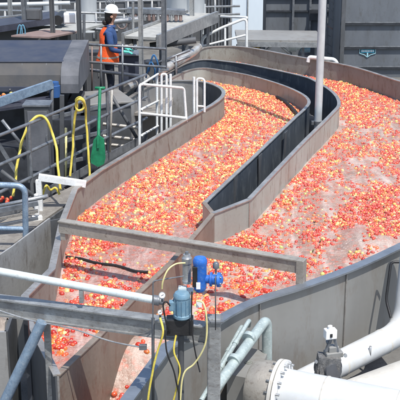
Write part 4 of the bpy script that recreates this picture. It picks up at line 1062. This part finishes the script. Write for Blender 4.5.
for k, (n_, (x,y,Y_), c_) in enumerate(CL):
    q = D(x,y,Y_); t = thing(n_, q, 'small %s valve wheel on a stem behind the worker' % c_, 'valve')
    MB().tube([q+Vector((.1*math.cos(j*math.tau/16),0,.1*math.sin(j*math.tau/16))) for j in range(16)], .014, 8, closed=True).build('wheel', M['rust' if k == 0 else 'galv'], t)
    for j in range(3): u = Vector((math.cos(j*math.pi/3),0,math.sin(j*math.pi/3)))*.1; MB().tube([q-u, q+u], .008, 6).build('spoke', M['galvd'], t)
    MB().tube([q+Vector((0,.02,0)), q+Vector((0,.3,0))], .02, 8).build('stem', M['galvd'], t)
PIPES = [((-10,5),(70,3),24.5,.05,'drum','pale pipe crossing the far left background above the belt'),((60,26),(118,31),20.5,.035,'galvd','dark pipe passing behind the worker at waist height'),
 ((110,22),(142,19),20.6,.06,'galv','grey pipe right of the worker head behind the column'),((150,46),(196,40),20.8,.07,'dgrey','thick dark pipe under the pale conveyor'),((84,14),(84,46),19.5,.03,'galvd','upright thin pipe just left of the worker'),
 ((133,2),(133,44),20.4,.028,'galv','upright thin pipe left of the grey column'),((204,4),(204,34),26,.05,'drum','upright pale pipe in front of the slatted wall'),((90,70),(140,76),17.2,.03,'galvd','low grey pipe at knee height before the worker')]
for (a_, b_, Y_, r_, m_, lab) in PIPES: tag(MB().tube([D(*a_,Y_), D(*b_,Y_)], r_, 10).build('pipe', M[m_]), lab, 'pipe')
for k, (x,y,w_,h_,m_,lab) in enumerate(((34,14,.3,.22,'dgrey','dark grey box on the dark belt frame at upper left'),(70,18,.24,.2,'white','small white box between the dark columns at upper left'),(40,46,.2,.1,'rust','small reddish box at the front edge of the brown plate'))):
    q = D(x,y,19.4); t = thing('junction_box', q, lab, 'junction box'); MB().box(q, (w_,.2,h_), .1*k, 0, .02).build('body', M[m_], t); MB().box(q+Vector((0,-.11,0)), (w_*.8,.02,h_*.75), .1*k, 0, .004).build('lid', M[m_], t)
# generic back building so that nothing empty shows at the top
def block(name, x0, x1, y0, y1, Y, dep, mt, label, cat, parts=None):
    a = D(x0,y1,Y); b = D(x1,y0,Y); t = thing(name, ((a.x+b.x)/2, Y+dep/2, -.9), label, cat)
    w = b.x-a.x; zt = b.z; MB().box(((a.x+b.x)/2, Y+dep/2, (zt-.9)/2), (w, dep, zt+.9)).build('body', mt, t); return t, a.x, b.x, zt
t, xa, xb, zt = block('processing_shed', -60, 200, -40, 30, 31, 3, M['dgrey'], 'dark processing building filling the far top left background', 'building')
for k in range(16):
    x = xa+(xb-xa)*(k+.5)/16; MB().box((x, 30.97, 1.0), (.08,.05,3.6)).build('wall_rib', M['galvd'], t)
for (z) in (.6, 1.3): MB().bar((xa,30.9,z),(xb,30.9,z), .06,.12).build('girt', M['drum'], t)
t, xa, xb, zt = block('slatted_wall', 200, 231, -40, 30, 28.5, .4, M['dgrey'], 'dark grey slatted wall left of the pale blue panel', 'wall')
for k in range(9): MB().box((xa+(xb-xa)*(k+.5)/9, 28.48, .9), (.035,.05,3.4)).build('slat', M['galvd'], t)
t, xa, xb, zt = block('pale_cladding', 232, 264, -40, 34, 28, .3, M['panelwhite'], 'pale blue white upright panel at the top of the photo', 'panel')
MB().box((xa+(xb-xa)*.5, 27.98, .9), (.03,.04,3.4)).build('joint_strip', M['galv'], t)
t, xa, xb, zt = block('grey_container', 265.5, 337, -40, 40, 28.5, 2, M['container'], 'grey container wall between pale panel and larger slate container', 'container')
for z in (.35, .72, 1.15): MB().bar((xa+.01,28.46,z), (xb-.01,28.46,z), .06,.045).build('rib', M['dark'], t)
for x in (293, 310): q = D(x,20,28.4); MB().box((q.x, 28.42, .8), (.06,.08,3.2)).build('upright', M['galvd'], t)
MB().box((D(318,20,28.4).x, 28.42, .25), (.5,.1,.3)).build('vent_box', M['dark'], t)
t, xa, xb, zt = block('slate_container', 338, 460, -40, 76, 25.2, 2.4, M['container'], 'large slate grey container with ribs and a cyan emblem at upper right', 'container')
for yy in (24, 48, 68):
    z = D(370,yy,25.2).z; MB().bar((xa+.01,25.17,z), (xb-.01,25.17,z), .07,.04).build('rib', M['dark'], t)
    MB().bar((xa+.01,25.15,z+.045), (xb-.01,25.15,z+.045), .05,.03).build('rib', M['galvd'], t)
MB().box((xa+.06,25.15,.4), (.1,.12,2.6)).build('corner_post', M['dgrey'], t)
# cyan emblem: outlined shield with a bar of lettering and a small drop below
e = Vector((D(367.5,52.5,25.186).x, 25.186, D(367.5,52.5,25.186).z))
em = MB().box(e+Vector((0,0,.035)), (.34,.008,.085)).build('emblem', M['cyan'], t)
m = MB(); k = .016
pts = [(-.20,.09),(-.20,-.02),(-.08,-.055),(0,-.12),(.08,-.055),(.20,-.02),(.20,.09)]
for i in range(6):
    a, b = pts[i], pts[i+1]; m.bar(e+Vector((a[0],-.004,a[1])), e+Vector((b[0],-.006,b[1])), k, .01, 0, (0,1,0))
m.box(e+Vector((0,-.007,-.06)), (.035,.008,.11)); m.build('outline', M['paintcyan'], em)
m = MB()
for i in range(8): m.box(e+Vector((-.14+i*.04,-.009,.04)), (.026,.006,.045 if i % 3 else .055))
m.build('lettering', M['white'], em)
# long grey trough / table in front of containers
ta, tb = D(236,36,24.5), D(320,37,24.5)
t = thing('work_table', (ta.x, ta.y, -.9), 'long grey table with crossed legs behind the curved flume wall', 'table')
MB().bar(ta, tb, 1.6,.07).build('top', M['outer'], t)
MB().bar(ta-Vector((0,.8,.07)), tb-Vector((0,.8,.07)), .03,.12).build('apron', M['galv'], t)
for (x0_,x1_) in ((262,276),(276,290)):
    MB().tube([D(x0_,54 if x0_==262 else 42,23.8), D(x1_,42 if x0_==262 else 54,23.8)], .03, 8).build('crossed_leg', M['galv'], t)
for x in (240,262,303,316): MB().bar(D(x,40,24), D(x,62,24), .06,.06).build('leg', M['galvd'], t)
# ochre crates under it
for k in range(7):
    q = D(238+k*3.9, 46.5+(k%2)*.6, 24.2); o = MB().box(q, (.085,.12,.10), .2*(k%3), 0, .01); o = o.build('crate', M['yellowcrate' if k%3 else 'dark']); 
    tag(o, 'small %s box under the left end of the long grey table' % ('ochre' if k%3 else 'dark'), 'box', '%s boxes under the grey table' % ('ochre' if k%3 else 'dark'))
# blue machine bits right of crates
t = thing('blue_pump', D(292,48,25), 'small pale blue pump under the long grey table', 'pump')
MB().lathe(D(288,47,25), (1,0,0), [(0,.06),(.02,.12),(.2,.12),(.22,.08),(.4,.08)], 16).build('body', M['palepipe'], t)
MB().lathe(D(300,49,25), (1,0,0), [(0,.05),(.02,.09),(.25,.09)], 16).build('motor', M['motorblue'], t)
# white handrails top centre
Yk = 23.2
t = thing('white_handrail', D(224,50,Yk), 'white sloping handrail above the back of the curved flume', 'railing')
MB().tube(roundpath([D(202,50,Yk), D(202,38,Yk), D(221,28,Yk), D(246.5,18,Yk), D(246.5,50,Yk)], .12), .032, 10).build('rail', M['whitepaint'], t)
MB().tube([D(203,46,Yk), D(246,35,Yk)], .026, 10).build('mid_rail', M['whitepaint'], t)
MB().tube([D(221,16.5,Yk+.8), D(247,17.5,Yk)], .03, 10).build('rear_rail', M['whitepaint'], t)
MB().tube([D(225,28,Yk), D(225,50,Yk)], .03, 10).build('post', M['whitepaint'], t)
MB().tube([D(229,22,Yk+.4), D(229,50,Yk+.4)], .03, 10).build('post', M['galv'], t)
t = thing('white_pipe_loop', D(322,64,19.8), 'short white bent pipe behind the flume wall by the tall pole', 'pipe')
MB().tube(roundpath([D(308,62,20.6), D(309,57,20.6), D(335,59.5,20.4), D(338,66,20.4)], .08), .04, 12).build('pipe', M['whitepaint'], t)
t = thing('green_post', D(201,44,23), 'short dark green post at the left of the white handrail', 'post')
MB().box(D(206,36,23.4), (.1,.1,.5)).build('body', M['dgrey'], t)
# hanging ladder left of containers
t = thing('lattice_tower', D(332,40,26.5), 'grey lattice upright beside the slate container', 'tower')
for dx in (326,334): MB().bar(D(dx,-25,26.6), D(dx,66,26.6), .06,.06).build('leg', M['galvd'], t)
for k in range(9): MB().bar(D(326,-20+k*9,26.6), D(334,-15+k*9,26.6), .03,.03).build('rung', M['rust' if k%4==1 else 'galvd'], t)

# ------------------------------------------------------------------ camera, world, sun
cd = bpy.data.cameras.new('camera'); cam = bpy.data.objects.new('camera', cd); col.objects.link(cam)
cam.location = CAM; cam.rotation_euler = (math.pi/2-PITCH, 0, 0); cd.sensor_width = 36; cd.lens = 90; cd.clip_end = 500; cd.clip_start = .1
scn.camera = cam
w = bpy.data.worlds.new('World'); scn.world = w; w.use_nodes = True; nt = w.node_tree; nt.nodes.clear()
sky = nt.nodes.new('ShaderNodeTexSky'); sky.sky_type = 'NISHITA'; sky.sun_disc = False
bg = nt.nodes.new('ShaderNodeBackground'); bg.inputs[1].default_value = .15; o = nt.nodes.new('ShaderNodeOutputWorld')
nt.links.new(sky.outputs[0], bg.inputs[0]); nt.links.new(bg.outputs[0], o.inputs[0])
S = Vector((.22, -.40, .89)).normalized()    # direction to the sun
sky.sun_elevation = math.asin(S.z); sky.sun_rotation = math.atan2(S.x, S.y); sky.air_density = 1.0; sky.dust_density = 1.5
sl = bpy.data.lights.new('sun', 'SUN'); sl.energy = 4.2; sl.angle = R(.53); sl.color = (1,.965,.90)
so = bpy.data.objects.new('sun', sl); col.objects.link(so); so.rotation_euler = (-S).to_track_quat('-Z', 'Y').to_euler(); so.location = (0,0,20)
vs_ = scn.view_settings; vs_.view_transform = 'Standard'; vs_.look = 'None'; vs_.gamma = 1; vs_.use_curve_mapping = False; vs_.exposure = .38
scn.render.resolution_x = 1024; scn.render.resolution_y = 1024
